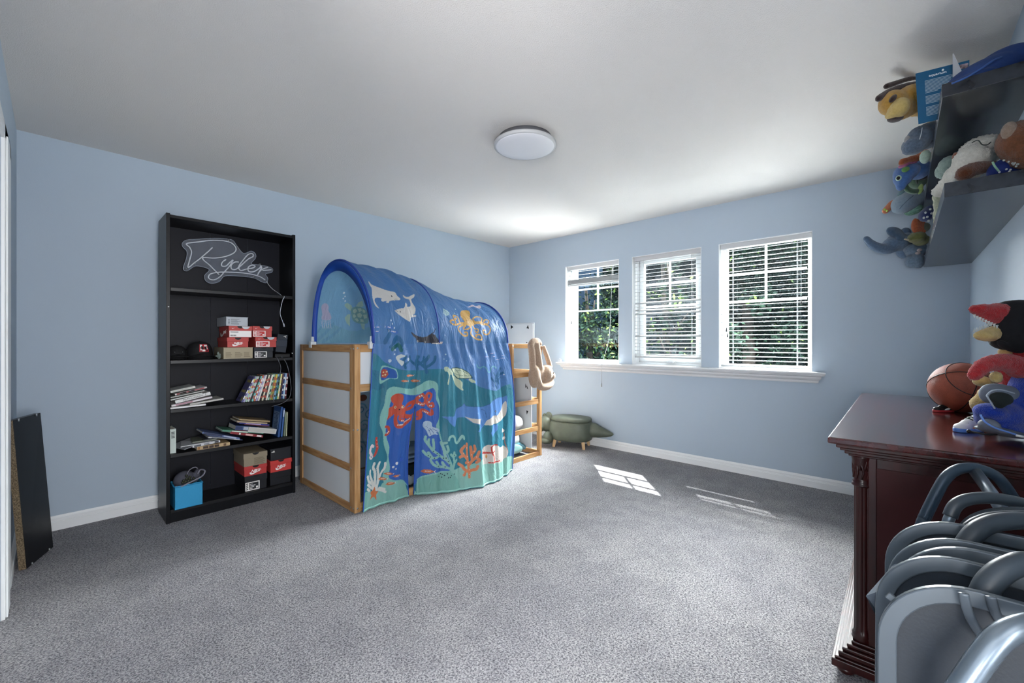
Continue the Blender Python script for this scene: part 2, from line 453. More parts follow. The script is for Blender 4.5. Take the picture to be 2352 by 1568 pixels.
# ---- horizontal blinds
def blind(idx, a, b, zbot, label, tilts, spacing, stacked=0, zlow=None):
    xb = XW + .055
    t = thing('window_blind', label, 'window blind', (xb, (a + b) / 2, zbot), 0, 'window blinds')
    a += .008; b -= .008
    h_ = MB(); h_.box(xb - .028, xb + .028, a, b, WZ1 - .045, WZ1 - .004); h_.build('headrail', mat('headrail_grey', '#c3c4c6', .4), t, bevel=.003)
    s_ = MB(); ztop = WZ1 - .065
    zs = []; z = ztop
    zl = zlow if zlow else zbot + .03
    while z > zl: zs.append(z); z -= spacing
    rnd = random.Random(idx)
    for j, z in enumerate(zs):
        tl = tilts(j, len(zs)); ca, sa = math.cos(tl), math.sin(tl); dz = rnd.uniform(-.0015, .0015)
        hw = .0125
        prof = [(-hw, -.0012), (-hw * .5, .0006), (0, .0014), (hw * .5, .0006), (hw, -.0012)]
        pts = [(xb + x * ca - z_ * sa, z + dz + x * sa + z_ * ca) for x, z_ in prof]
        v = []
        for yy in (a, b):
            for (x, zz) in pts: v.append((x, yy, zz + .0006)); v.append((x, yy, zz - .0006))
        m_ = len(pts) * 2; fs = []
        for q_ in range(len(pts) - 1):
            i0 = q_ * 2
            fs.append((i0, i0 + 2, m_ + i0 + 2, m_ + i0)); fs.append((i0 + 1, m_ + i0 + 1, m_ + i0 + 3, i0 + 3))
        fs.append((0, m_, m_ + 1, 1)); fs.append((m_ - 2, m_ - 1, 2 * m_ - 1, 2 * m_ - 2))
        s_.add(v, fs, True)
    for q_ in range(stacked):
        z = zbot + .022 + q_ * .0032
        s_.box(xb - .0125, xb + .0125, a + rnd.uniform(0, .004), b - rnd.uniform(0, .004), z, z + .0016)
    s_.build('slats', M_slat, t)
    r_ = MB(); r_.box(xb - .014, xb + .014, a, b, zbot, zbot + .018); r_.build('bottom_rail', M_slat, t, bevel=.004)
    for yy in (a + .10, b - .10):
        for dx, dy in ((-.0135, 0), (.0135, 0), (0, .006)):
            c_ = MB(); c_.tube([(xb + dx, yy + dy, zbot + .01), (xb + dx, yy + dy, WZ1 - .04)], .0009, 6); c_.build('ladder_cord', M_slat, t)
    return t, xb, a, b
nt_ = lambda j, n: R(4)
t, xb, a, b = blind(1, *WIN[0], 1.835, 'white horizontal blind drawn up high, left window nearest the room corner', nt_, .042, stacked=17, zlow=1.91)
c_ = MB()
c_.tube(spline([(xb - .03, a + .09, WZ1 - .05), (xb - .035, a + .10, 1.6), (xb - .04, a + .125, 1.2), (XW - .11, a + .13, .96), (XW - .115, a + .135, .9), (XW - .118, a + .14, .72)], 4), .0017, 6)
c_.cyl((XW - .118, a + .14, .72), (XW - .118, a + .14, .685), .003, .007, 10); c_.build('lift_cord', M_slat, t)
c_ = MB(); c_.tube([(xb - .03, b - .06, WZ1 - .05), (xb - .03, b - .06, 1.42)], .0012, 6); c_.build('tilt_cord', M_slat, t)
c_ = MB(); c_.cyl((xb - .03, b - .06, 1.42), (xb - .03, b - .06, 1.385), .003, .006, 8); c_.build('cord_tassel', M_black, t)
broken = {11: 55, 12: 0, 13: 48, 14: 58, 20: 52, 5: 30}
t, xb, a, b = blind(2, *WIN[1], 1.005, 'white horizontal blind hanging short with several crooked slats, middle window',
    lambda j, n: R(broken.get(j, 5)), .0385)
for yy, z1 in ((a + .07, 1.42),):
    c_ = MB(); c_.tube([(xb - .03, yy, WZ1 - .05), (xb - .03, yy, z1)], .0014, 6); c_.build('lift_cord', M_slat, t)
    c_ = MB(); c_.cyl((xb - .03, yy, z1), (xb - .03, yy, z1 - .04), .003, .007, 8); c_.build('cord_tassel', M_black, t)
t, xb, a, b = blind(3, *WIN[2], .945, 'white horizontal blind fully lowered with open slats, right window nearest the wooden dresser',
    lambda j, n: R(7), .0385)
for yy, z1 in ((a + .07, 1.52), (b - .05, 1.30), (b - .06, 1.25)):
    c_ = MB(); c_.tube([(xb - .03, yy, WZ1 - .05), (xb - .03, yy, z1)], .0012, 6); c_.build('lift_cord', M_slat, t)
    c_ = MB(); c_.cyl((xb - .03, yy, z1), (xb - .03, yy, z1 - .035), .003, .0065, 8); c_.build('cord_tassel', M_black, t)

# ---- ceiling light
t = thing('ceiling_light', 'round flat white disc light fixed to the ceiling', 'ceiling light', (1.988, 1.724, ZC - .055))
MB().lathe([(.150, .0), (.162, .006), (.165, .045), (0.001, .045)], (1.988, 1.724, ZC - .0452), 64).build('base_plate', mat('fixture_grey', '#5a5b60', .4), t)  # base colour darkened to stand for shadow above the disc
MB().lathe([(.186, 0), (.193, .004), (.194, .018), (.186, .022), (.16, .022)], (1.988, 1.724, ZC - .054), 72).build('rim', mat('fixture_rim', '#b9babc', .3), t)
MB().lathe([(.001, -.001), (.12, -.0015), (.176, -.001), (.182, .002), (.182, .01)], (1.988, 1.724, ZC - .0555), 72).build('diffuser', mat('diffuser_white', '#e4e4e8', .35), t)

# ------------------------------------------------------------------ tall black bookcase
BX0, BX1, BY0, BY1 = .485, 1.272, 3.47, 3.765
bc = thing('bookcase', 'tall narrow black bookcase with five open shelves holding books and shoe boxes', 'bookcase', ((BX0 + BX1) / 2, (BY0 + BY1) / 2, 0))
for a, b in ((BX0, BX0 + .02), (BX1 - .02, BX1)):
    m_ = MB(); m_.box(a, b, BY0, BY1, 0, 2.005); m_.build('side_panel', M_bb, bc, bevel=.0015)
IX0, IX1 = BX0 + .02, BX1 - .02
MB().box(IX0, IX1, BY0 + .004, BY1 - .006, 1.978, 1.998).build('top_panel', M_bb, bc, bevel=.0015)
SH = [1.526, 1.053, .735, .444, .085]
for z in SH:
    MB().box(IX0 + .0015, IX1 - .0015, BY0 + .002, BY1 - .01, z - .022, z).build('shelf', M_bbedge, bc, bevel=.0015)
MB().box(IX0, IX1, BY0 + .012, BY0 + .028, 0, SH[4] - .022).build('plinth', M_bb, bc)
m_ = MB()
for a, b in ((IX0 - .008, .78), (.7815, 1.02), (1.0215, IX1 + .008)): m_.box(a, b, BY1 - .006, BY1 - .003, .03, 1.99)
m_.build('back_panel', M_bbback, bc)
m_ = MB()
for z in [1.10 + .032 * i for i in range(11)] + [.50 + .032 * i for i in range(6)] + [.80 + .032 * i for i in range(7)] + [1.58 + .032 * i for i in range(11)] + [.15 + .032 * i for i in range(7)]:
    m_.cyl((IX1 - .0004, BY0 + .035, z), (IX1 - .0012, BY0 + .035, z), .0028, n=8)
    m_.cyl((IX1 - .0004, BY1 - .05, z), (IX1 - .0012, BY1 - .05, z), .0028, n=8)
m_.build('shelf_pin_hole', M_black, bc)['kind'] = 'stuff'
for x, z in ((BX0 + .012, 1.40), (IX1 - .004, 1.085)):
    MB().sph((x, BY0 - .0005, z), (.004, .002, .004), nu=10, nv=6).build('screw_cap', M_trim, bc)

# ---- neon name sign on clear acrylic
NEON = {'outline': [(0.609, 1.868), (0.635, 1.896), (0.699, 1.913), (0.799, 1.938), (0.869, 1.946), (0.915, 1.942), (0.94, 1.908), (0.977, 1.859), (1.003, 1.859), (1.038, 1.881), (1.067, 1.864), (1.068, 1.829), (1.038, 1.782), (1.092, 1.78), (1.163, 1.774), (1.192, 1.758), (1.181, 1.73), (1.139, 1.714), (1.155, 1.682), (1.147, 1.646), (1.115, 1.647), (1.053, 1.673), (0.94, 1.675), (0.862, 1.665), (0.827, 1.62), (0.779, 1.602), (0.745, 1.619), (0.74, 1.657), (0.765, 1.694), (0.752, 1.711), (0.686, 1.718), (0.635, 1.676), (0.614, 1.693), (0.631, 1.758), (0.635, 1.814), (0.613, 1.841)],
 'tubes': [[(0.785, 1.866), (0.718, 1.783), (0.679, 1.741), (0.641, 1.7), (0.649, 1.753), (0.66, 1.81), (0.65, 1.844), (0.631, 1.867), (0.699, 1.892), (0.772, 1.915), (0.855, 1.927), (0.904, 1.919), (0.933, 1.886), (0.922, 1.85), (0.869, 1.813), (0.799, 1.79), (0.725, 1.779), (0.772, 1.729), (0.827, 1.669)],
 [(0.869, 1.79), (0.846, 1.766), (0.842, 1.739), (0.869, 1.74), (0.893, 1.77), (0.915, 1.793), (0.89, 1.741), (0.862, 1.7), (0.83, 1.655), (0.799, 1.631), (0.772, 1.63), (0.76, 1.647), (0.775, 1.671), (0.827, 1.689), (0.911, 1.699), (1.015, 1.701), (1.092, 1.688), (1.135, 1.664)],
 [(0.951, 1.782), (0.926, 1.778), (0.902, 1.751), (0.906, 1.723), (0.933, 1.724), (0.963, 1.754), (1.015, 1.813), (1.048, 1.839), (1.044, 1.859), (1.015, 1.849), (0.981, 1.8), (0.951, 1.745), (0.966, 1.719), (1.007, 1.736), (1.049, 1.75), (1.062, 1.766), (1.038, 1.769), (1.015, 1.748), (1.019, 1.719), (1.053, 1.721), (1.092, 1.752), (1.107, 1.774)],
 [(1.096, 1.772), (1.109, 1.762), (1.093, 1.728), (1.08, 1.698)], [(1.084, 1.714), (1.115, 1.748), (1.155, 1.768)], [(1.115, 1.738), (1.179, 1.751)]]}
YS = 3.722
M_acr = bpy.data.materials.new('clear_acrylic'); M_acr.use_nodes = True
nt = M_acr.node_tree; nt.nodes.clear()
o_ = nt.nodes.new('ShaderNodeOutputMaterial'); t_ = nt.nodes.new('ShaderNodeBsdfTransparent'); g_ = nt.nodes.new('ShaderNodeBsdfPrincipled')
g_.inputs['Base Color'].default_value = lin('#8d94a2'); g_.inputs['Roughness'].default_value = .12
mx_ = nt.nodes.new('ShaderNodeMixShader'); mx_.inputs[0].default_value = .30
nt.links.new(t_.outputs[0], mx_.inputs[1]); nt.links.new(g_.outputs[0], mx_.inputs[2]); nt.links.new(mx_.outputs[0], o_.inputs[0])
sg = thing('neon_sign', 'unlit white neon script name sign on clear acrylic in the top bay', 'neon sign', (.9, YS, 1.6))
ol = spline(NEON['outline'], 4, True)
m_ = MB(); m_.prism([(p.x, p.y) for p in ol], 0, .004, lambda a, b, h: (a, YS + h, b)); m_.build('acrylic_backing', M_acr, sg)
m_ = MB(); m_.tube([(p.x, YS + .002, p.y) for p in ol], .0022, 6, closed=True); m_.build('backing_edge', mat('acrylic_edge', '#9aa3b0', .25), sg)
for pts in NEON['tubes']:
    m_ = MB(); m_.tube([(p.x, YS - .006, p.y) for p in spline(pts, 6)], .0045, 8); m_.build('neon_tube', mat('neon_silicone', '#c9ced6', .4), sg)
for x, z in ((.632, 1.690), (.885, 1.938), (1.055, 1.682), (1.098, 1.785)):
    m_ = MB(); m_.cyl((x, YS - .008, z), (x, YS + .03, z), .006, n=12); m_.build('standoff_screw', M_steel, sg)
m_ = MB(); m_.tube(spline([(1.145, YS, 1.655), (1.165, YS - .05, 1.60), (1.19, YS - .16, 1.545), (1.19, YS - .2, 1.528), (1.19, YS - .255, 1.52), (1.178, YS - .255, 1.49), (1.165, YS - .25, 1.42), (1.17, YS - .23, 1.38), (1.20, YS - .21, 1.31)], 6), .0025, 8)
m_.cyl((1.20, YS - .21, 1.315), (1.205, YS - .21, 1.29), .0055, n=10)
m_.build('power_cord', mat('clear_cord', '#b6bac2', .3), sg)

# ---- shoe boxes
def swoosh(m_, x, z, w_, y, up=1.0):
    pts = [(0, .30), (.06, .42), (.10, .30), (.16, .22), (.28, .20), (1.0, .52), (.30, .03), (.12, 0), (.02, .10)]
    m_.prism([(a, b) for a, b in pts], 0, -.0006, lambda a, b, h: (x + (a - .5) * w_, y + h, z + (b - .2) * w_ * .62))
TM = lambda x, y, z, rz=0: Matrix.Translation((x, y, z)) @ Euler((R(90), 0, R(rz))).to_matrix().to_4x4()
def shoe_box(label, x0, x1, z0, z1, col, lidcol=None, y0=3.482, depth=.26, art=None, lidh=.36, dark=False, group='shoe boxes on the bookcase', rz=0, lid_patch=False, hole=True):
    cx, cy = (x0 + x1) / 2, y0 + depth / 2
    t = thing('shoe_box', label, 'shoe box', (cx, cy, z0), R(rz), group)
    X = Matrix.Translation((cx, cy, 0)) @ Matrix.Rotation(R(rz), 4, 'Z') @ Matrix.Translation((-cx, -cy, 0))
    def nb(): q = MB(); q.X = X; return q
    h_ = z1 - z0; zl = z1 - h_ * lidh; e = .003
    m1 = mat('card_' + col.strip('#'), col, .45); m2 = mat('card_' + (lidcol or col).strip('#'), lidcol or col, .45)
    nb().box(x0 + e, x1 - e, y0 + e, y0 + depth - e, z0, z1 - .002).build('box_body', m1, t, bevel=.001)
    nb().box(x0, x1, y0, y0 + depth, zl, z1).build('lid', m2, t, bevel=.0015)
    if hole:
        hx = (x0 + x1) / 2; r_ = min(.021, (x1 - x0) * .15)
        q = nb(); q.prism([(hx + r_ * math.cos(a), z1 - .0005 + r_ * .75 * math.sin(a)) for a in [PI + PI * k / 12 for k in range(13)]], 0, -.0005, lambda a, b, h: (a, y0 + h - .0003, b))
        q.build('thumb_hole', M_black, t)
    if lid_patch:
        q = nb(); hx = x0 + (x1 - x0) * .72; r_ = (x1 - x0) * .17
        q.prism([(hx + r_ * math.cos(a), z1 - .001 + r_ * .78 * math.sin(a)) for a in [PI + PI * k / 14 for k in range(15)]], 0, -.0006, lambda a, b, h: (a, y0 + h - .0004, b))
        q.build('price_sticker', mat('card_silver', '#c6cbd0', .4), t)
        q = nb(); swoosh(q, x0 + (x1 - x0) * .2, (z1 + zl) / 2, (x1 - x0) * .13, y0 - .0003); q.build('logo', mat('card_f0', '#f0ece8', .5), t)
    white = mat('card_f0', '#f0ece8', .5); dk = mat('ink_dark', '#23252a', .6)
    if art == 'nike':
        q = nb(); w_ = (x1 - x0) * .52; cz = z0 + (zl - z0) * .5
        q.text('NIKE', w_ * .36, X.inverted() @ X @ TM((x0 + x1) / 2 - .002, y0 + .0022, cz + w_ * .10), .0006, shear=.35, bold=.0006, space=.9)
        swoosh(q, (x0 + x1) / 2, cz - w_ * .07, w_, y0 + .0026); q.build('logo', white, t)
    if art in ('label', 'label_full', 'label_red'):
        lx0 = x0 + .005; lx1 = x1 - .005 if art == 'label_full' else x0 + (x1 - x0) * .66
        lz0, lz1 = z0 + .003, zl - .002 if art != 'label_full' else z0 + (z1 - z0) * .62
        q = nb(); q.box(lx0, lx1, y0 + .0018, y0 + .0032, lz0, lz1); q.build('label_sticker', white, t)
        q = nb(); wl = lx1 - lx0; hl = lz1 - lz0
        if art != 'label_full':
            mm = mat('ink_red', '#c03a3a', .6) if art == 'label_red' else dk
            q.box(lx0 + wl * .26, lx0 + wl * .92, y0 + .0012, y0 + .0019, lz0 + hl * .12, lz0 + hl * .9)
            for k in range(4): q.box(lx0 + wl * .05, lx0 + wl * .2, y0 + .0012, y0 + .0019, lz0 + hl * (.12 + .22 * k), lz0 + hl * (.24 + .22 * k))
            q.build('label_print', mm, t)
            q = nb()
            for k in range(4): q.box(lx0 + wl * .3, lx0 + wl * (.5 + .1 * (k % 3)), y0 + .0006, y0 + .0013, lz0 + hl * (.2 + .17 * k), lz0 + hl * (.26 + .17 * k))
            q.box(lx0 + wl * .74, lx0 + wl * .88, y0 + .0006, y0 + .0013, lz0 + hl * .2, lz0 + hl * .42)
            q.build('label_text', white, t)
        else:
            q.box(lx0 + wl * .04, lx0 + wl * .40, y0 + .0012, y0 + .0019, lz0 + hl * .72, lz0 + hl * .80)
            for k in range(12): q.box(lx0 + wl * (.04 + .022 * k), lx0 + wl * (.04 + .022 * k + (.015 if k % 3 else .008)), y0 + .0012, y0 + .0019, lz0 + hl * .15, lz0 + hl * .34)
            q.build('label_print', dk, t)
    if art == 'text3':
        q = nb(); rnd = random.Random(4)
        for c_ in range(3):
            for k in range(5):
                xa = x0 + (x1 - x0) * (.08 + .3 * c_); q.box(xa, xa + (x1 - x0) * rnd.uniform(.16, .26), y0 + .0016, y0 + .0028, z0 + .012 + k * .0075, z0 + .0145 + k * .0075)
        q.build('printed_text', mat('ink_brown', '#6b604c', .6), t)
    if art == 'text1':
        q = nb(); rnd = random.Random(7)
        for k in range(7): q.box(x0 + (x1 - x0) * .44, x0 + (x1 - x0) * rnd.uniform(.8, .95), y0 + .0016, y0 + .0028, z0 + .008 + k * .007, z0 + .0105 + k * .007)
        q.build('printed_text', mat('ink_brown', '#6b604c', .6), t)
    if art == 'grey':
        q = nb(); rnd = random.Random(9)
        for k in range(6): q.box(x0 + (x1 - x0) * .22, x0 + (x1 - x0) * rnd.uniform(.5, .68), y0 + .0016, y0 + .0028, z0 + .012 + k * .007, z0 + .0145 + k * .007)
        for k in range(4): q.box(x0 + (x1 - x0) * .10, x0 + (x1 - x0) * .17, y0 + .0016, y0 + .0028, z0 + .012 + k * .010, z0 + .016 + k * .010)
        q.build('printed_text', mat('ink_grey', '#5d6268', .6), t)
    if art == 'triangle':
        q = nb()
        for k, (w0, hh) in enumerate(((.006, .006), (.006, .010), (.006, .015))):
            xx = x0 + .010 + k * .0075
            q.prism([(xx, z1 - .026), (xx + .006, z1 - .026), (xx + .001, z1 - .026 + hh), (xx - .004, z1 - .026 + hh - .004)], 0, -.0006, lambda a, b, h: (a, y0 + h - .0004, b))
        q.build('logo', white, t)
    return t
RED, RED2 = '#b83a38', '#ba4843'
shoe_box('long tan cardboard box with three printed text columns, under the red boxes', .798, .985, 1.0535, 1.134, '#a69a80', art='text3', lidh=.03, hole=False)
shoe_box('dark grey shoe box with white label directly beside the long tan box', .991, 1.121, 1.0535, 1.133, '#23272f', art='label', y0=3.49)
shoe_box('red shoe box with big white wordmark and swoosh on the tan box, middle shelf', .822, .957, 1.1345, 1.204, RED2, art='nike', y0=3.488, lidh=.4)
shoe_box('red shoe box with label sticker, standing on the dark grey box, middle shelf', .999, 1.143, 1.1335, 1.209, RED2, art='label_red', lid_patch=True, lidh=.4, y0=3.487)
sbx = shoe_box('red shoe box with wide white label, under the pale grey box on the middle shelf', .831, .978, 1.2045, 1.286, RED2, art='label_full', lid_patch=True, y0=3.484, lidh=.40)
q = MB(); q.text('NIKE', .034, Matrix.Translation((.8335, 3.60, 1.245)) @ Euler((R(90), 0, R(-90))).to_matrix().to_4x4(), .0006, shear=.3, bold=.0006)
q.prism([(0, .30), (.06, .42), (.16, .22), (.28, .20), (1.0, .75), (.30, .03), (.12, 0), (.02, .10)], 0, -.0006, lambda a, b, h: (.8302 + h, 3.70 - a * .17, 1.21 + b * .075)); q.build('side_logo', mat('card_f0', '#f0ece8', .5), sbx)
shoe_box('red shoe box with two stickers, topmost right of the middle shelf pile', .981, 1.113, 1.2095, 1.289, RED2, art='label_red', lid_patch=True, lidh=.4, y0=3.489)
shoe_box('pale grey shoe box with fine print, on top of the middle shelf pile', .815, .954, 1.2865, 1.351, '#b4bac0', art='grey', lidh=.06, hole=False, y0=3.487)
# upright dark box leaning on the right
t = thing('shoe_box', 'dark slate shoe box standing on its end, tilted, right end of the middle shelf', 'shoe box', (1.183, 3.6, 1.089), 0, 'shoe boxes on the bookcase')
q = MB(); q.obox((1.184, 3.60, 1.162), (.074, .2, .138), rotm(0, 7, 0)); q.build('box_body', mat('card_slate', '#232a35', .45), t, bevel=.002)
q = MB(); q.obox((1.183, 3.60, 1.1625), (.078, .204, .05), rotm(0, 7, 0)); q.build('lid', mat('card_slate2', '#2b3340', .45), t, bevel=.002)
q = MB(); F_ = rotm(0, 7, 0); base = Vector((1.207, 3.4975, 1.214))
for (a, b), (c, d) in (((-.012, .002), (.0, -.002)), ((0, -.002), (.010, .008)), ((0, -.002), (.008, -.012)), ((-.003, 0), (-.002, .009))):
    q.tube([base + Vector((a, 0, b)), base + Vector((c, 0, d))], .0016, 6)
q.sph(base + Vector((.003, 0, .004)), (.002, .001, .002), nu=8, nv=6)
q.build('logo', mat('card_f0', '#f0ece8', .5), t)
q = MB(); q.sph((1.1475, 3.51, 1.155), (.003, .008, .012), nu=10, nv=8); q.build('paper_tab', mat('card_f0', '#f0ece8', .5), t)
t = thing('storage_case', 'flat black plastic case lying under the tilted slate box, middle shelf', 'case', (1.19, 3.6, 1.0535))
MB().box(1.133, 1.240, 3.49, 3.70, 1.0535, 1.082).build('case_body', M_black, t, bevel=.004)
MB().box(1.140, 1.235, 3.4885, 3.4905, 1.066, 1.068).build('case_seam', mat('seam_grey', '#30343c', .4), t)
# bottom shelf
shoe_box('black shoe box with white label, lowest of the left pile on the bottom shelf', .931, 1.079, .0855, .196, '#191b21', art='label', y0=3.49, lidh=.40)
shoe_box('red shoe box with white wordmark, between tan and black boxes on the bottom shelf', .926, 1.077, .1965, .268, RED, art='nike', y0=3.486, lidh=.36)
shoe_box('brown kraft shoe box with printed text, topmost of the left pile on the bottom shelf', .922, 1.078, .2685, .362, '#8f8470', art='text1', y0=3.483, lidh=.4)
shoe_box('plain black shoe box, lowest of the right pile on the bottom shelf', 1.101, 1.2505, .0855, .186, '#17191f', y0=3.50, lidh=.5, hole=False)
shoe_box('bright red shoe box with large wordmark and swoosh, right pile on the bottom shelf', 1.098, 1.251, .1865, .274, '#c63c38', art='nike', y0=3.485, lidh=.36)
shoe_box('black shoe box with small white triangle logo, topmost of the right pile, bottom shelf', 1.101, 1.2505, .2745, .362, '#1b1d24', art='triangle', y0=3.492, lidh=.12, hole=False)

# ---- caps
def cap(label, cx, cy, z, r, hgt, bdir, patch=False):
    t = thing('baseball_cap', label, 'cap', (cx, cy, z), 0, 'caps on the bookcase')
    fab = mat('cap_black', '#0d0e12', .8, bump=.2)
    MB().lathe([(r, 0), (r * 1.0, hgt * .3), (r * .93, hgt * .6), (r * .74, hgt * .84), (r * .4, hgt * .97), (.002, hgt)], (cx, cy, z + .001), 28).build('crown', fab, t)
    b = MB()
    def br(u, v):
        a = R(-90 + bdir + (u - .5) * 130); rr = r * .96 + v * .055 * math.cos((u - .5) * PI * .85)
        return (cx + rr * math.cos(a), cy + rr * math.sin(a) * 1.0, z + .016 + hgt * .20 * math.cos((u - .5) * PI) - v * .012)
    b.grid(br, 18, 6); b.build('brim', fab, t, solid=.004)
    MB().sph((cx, cy, z + hgt), (.007, .007, .004), nu=10, nv=6).build('button', fab, t)
    return t
c1 = cap('black cap, leftmost of two on the middle shelf', .563, 3.62, 1.053, .057, .095, 0)
for x in (-.02, .022):
    MB().sph((.563 + x, 3.5655, 1.105), .0025, nu=8, nv=6).build('eyelet', M_steel, c1)
c2 = cap('black cap with red and white square patch on the front, middle shelf', .687, 3.60, 1.053, .076, .122, 6)
q = MB(); pm = [mat('patch_red', '#b3232c', .6), mat('patch_white', '#e6e2e0', .6), M_black]
def pp(u, v, k=0):
    a = R(-90 + 8 + (u - .5) * 42); hz = .052 + v * .052; rr = .0775 - .020 * max(0, (hz - .06)) / .05 + k
    return (.687 + rr * math.cos(a), 3.60 + rr * math.sin(a), 1.053 + hz)
q.grid(lambda u, v: pp(u, v), 8, 8)
q.cur = 1
for (u0, u1, v0, v1) in ((.06, .3, .6, .94), (.55, .94, .7, .92), (.3, .6, .06, .3), (.7, .9, .35, .6), (.1, .25, .2, .45)): q.grid(lambda u, v: pp(u0 + u * (u1 - u0), v0 + v * (v1 - v0), .0008), 3, 3)
q.cur = 2
for (u0, u1, v0, v1) in ((.2, .45, .35, .75), (.55, .8, .3, .68), (.1, .2, .06, .16), (.7, .9, .08, .2)): q.grid(lambda u, v: pp(u0 + u * (u1 - u0), v0 + v * (v1 - v0), .0014), 3, 3)
q.build('patch', pm, c2)
t = thing('plush_toy', 'small grey green toy tucked between the black cap and the tan box', 'soft toy', (.775, 3.53, 1.054))
q = MB(); q.sph((.783, 3.525, 1.073), (.012, .02, .02)); q.sph((.775, 3.515, 1.093), (.006, .006, .012)); q.sph((.770, 3.51, 1.075), (.012, .008, .006)); q.build('body', plush_mat('greygreen', '#7f8f88'), t)

# ---- books
def book(label, c, size, rot, col, page='#e6e2d6', spine=None, group=None, name='book', wpages=None, bands=None, paper=.0015, text=None, tsize=.012, tcol='#222222', parts=True):
    """size=(spine length, depth, thickness); lying flat, spine towards -y; rot=(rx,ry,rz) degrees"""
    L_, D_, T_ = size; Mx = Matrix.Translation(c) @ rotm(*rot).to_4x4()
    t = thing(name, label, 'book', c, 0, group)
    q = MB(); q.X = Mx; p = paper
    q.box(-L_ / 2, L_ / 2, -D_ / 2, D_ / 2, T_ / 2 - p, T_ / 2); q.box(-L_ / 2, L_ / 2, -D_ / 2, D_ / 2, -T_ / 2, -T_ / 2 + p)
    q.box(-L_ / 2, L_ / 2, -D_ / 2, -D_ / 2 + p, -T_ / 2 + p, T_ / 2 - p)
    q.build('cover', mat('cover_' + col.strip('#'), col, .4), t)
    q = MB(); q.X = Mx; q.box(-L_ / 2 + .002, L_ / 2 - .002, -D_ / 2 + p, D_ / 2 - .003, -T_ / 2 + p, T_ / 2 - p)
    q.build('pages', mat('page_' + page.strip('#'), page, .8), t)
    if bands:
        for (u0, u1, cc) in bands:
            q = MB(); q.X = Mx; q.box(-L_ / 2 + u0 * L_, -L_ / 2 + u1 * L_, -D_ / 2 - .0006, -D_ / 2, -T_ / 2 + T_ * .12, T_ / 2 - T_ * .12)
            q.build('spine_print', mat('ink_' + cc.strip('#'), cc, .5), t)
    if text:
        q = MB(); q.text(text, tsize, Mx @ Matrix.Translation((0, -D_ / 2 - .0008, 0)) @ rotm(90, 0, 0).to_4x4(), .0003); q.build('spine_title', mat('ink_' + tcol.strip('#'), tcol, .5), t)
    return t
# left pile on the third shelf (z .735)
G1 = 'books piled at the left of the third shelf'
Z3 = .7355
def bl(label, x0, x1, zc0, zc1, th, col, **k):
    L_ = x1 - x0; ang = -math.degrees(math.atan2(zc1 - zc0, L_))
    return book(label, ((x0 + x1) / 2, 3.475 + .10 + k.pop('dy', 0), (zc0 + zc1) / 2), (L_, k.pop('dep', .19), th), (0, ang, k.pop('rz', 0)), col, group=G1, **k)
bl('thin white book at the very bottom of the left pile, third shelf', .508, .698, .742, .747, .011, '#dcdcda')
bl('pale grey book jutting out furthest right from the left pile, third shelf', .610, .800, .757, .776, .011, '#b9b8b2')
bl('white picture book with pinkish edge, second from the bottom of the left pile', .512, .735, .757, .794, .012, '#d6cfd2', bands=[(.1, .5, '#a77b86')])
bl('white board book spelling my first alphabet on its spine, in the left pile', .531, .726, .780, .822, .020, '#d8d8d6', text='My First Alphabet', tsize=.0155, bands=[(.85, .86, '#222222')])
bl('white narrow book on the alphabet book in the left pile', .508, .680, .796, .827, .007, '#c9ccc8')
bl('slim grey book third from the top of the left pile, third shelf', .508, .690, .812, .842, .007, '#a8aaa6')
bl('white book with dark red lettered spine, second from the top of the left pile', .530, .705, .829, .864, .010, '#cfc9c8', bands=[(.05, .92, '#8c2630'), (.15, .35, '#e8e2dc'), (.42, .6, '#e8e2dc')])
bl('short white book on the very top of the left pile, third shelf', .507, .640, .848, .872, .013, '#cbccc6', bands=[(.08, .9, '#b3b5ae')])

# row of thin paperbacks leaning at the right of the third shelf
cols = [('purple', '#4b4a78'), ('lilac', '#a9a4cc'), ('pale green', '#a9c9b4'), ('grey', '#c4c8cc'), ('dark green', '#26443a'), ('turquoise', '#74c0bd'), ('orange', '#c76a45'),
        ('light violet', '#9d9ac4'), ('white', '#d9d6cf'), ('black', '#1f1f22'), ('cream', '#d8d3b8'), ('charcoal', '#34343a'), ('ivory', '#e2dfd0'), ('mint', '#a9cfc0'),
        ('olive', '#8f9a62'), ('yellow', '#d6c04c'), ('sky blue', '#7fb0d0'), ('teal', '#2f7f7a'), ('lemon', '#d9d28a'), ('brown', '#5a4038'), ('navy', '#24386a'), ('pale blue', '#9fc0dc'), ('maroon', '#5c1f30')]
n = len(cols)
ordn = ['first', 'second', 'third', 'fourth', 'fifth', 'sixth', 'seventh', 'eighth', 'ninth', 'tenth', 'eleventh', 'twelfth', 'thirteenth', 'fourteenth', 'fifteenth', 'sixteenth', 'seventeenth', 'eighteenth', 'nineteenth', 'twentieth', 'twenty-first', 'twenty-second', 'last']
rnd = random.Random(5)
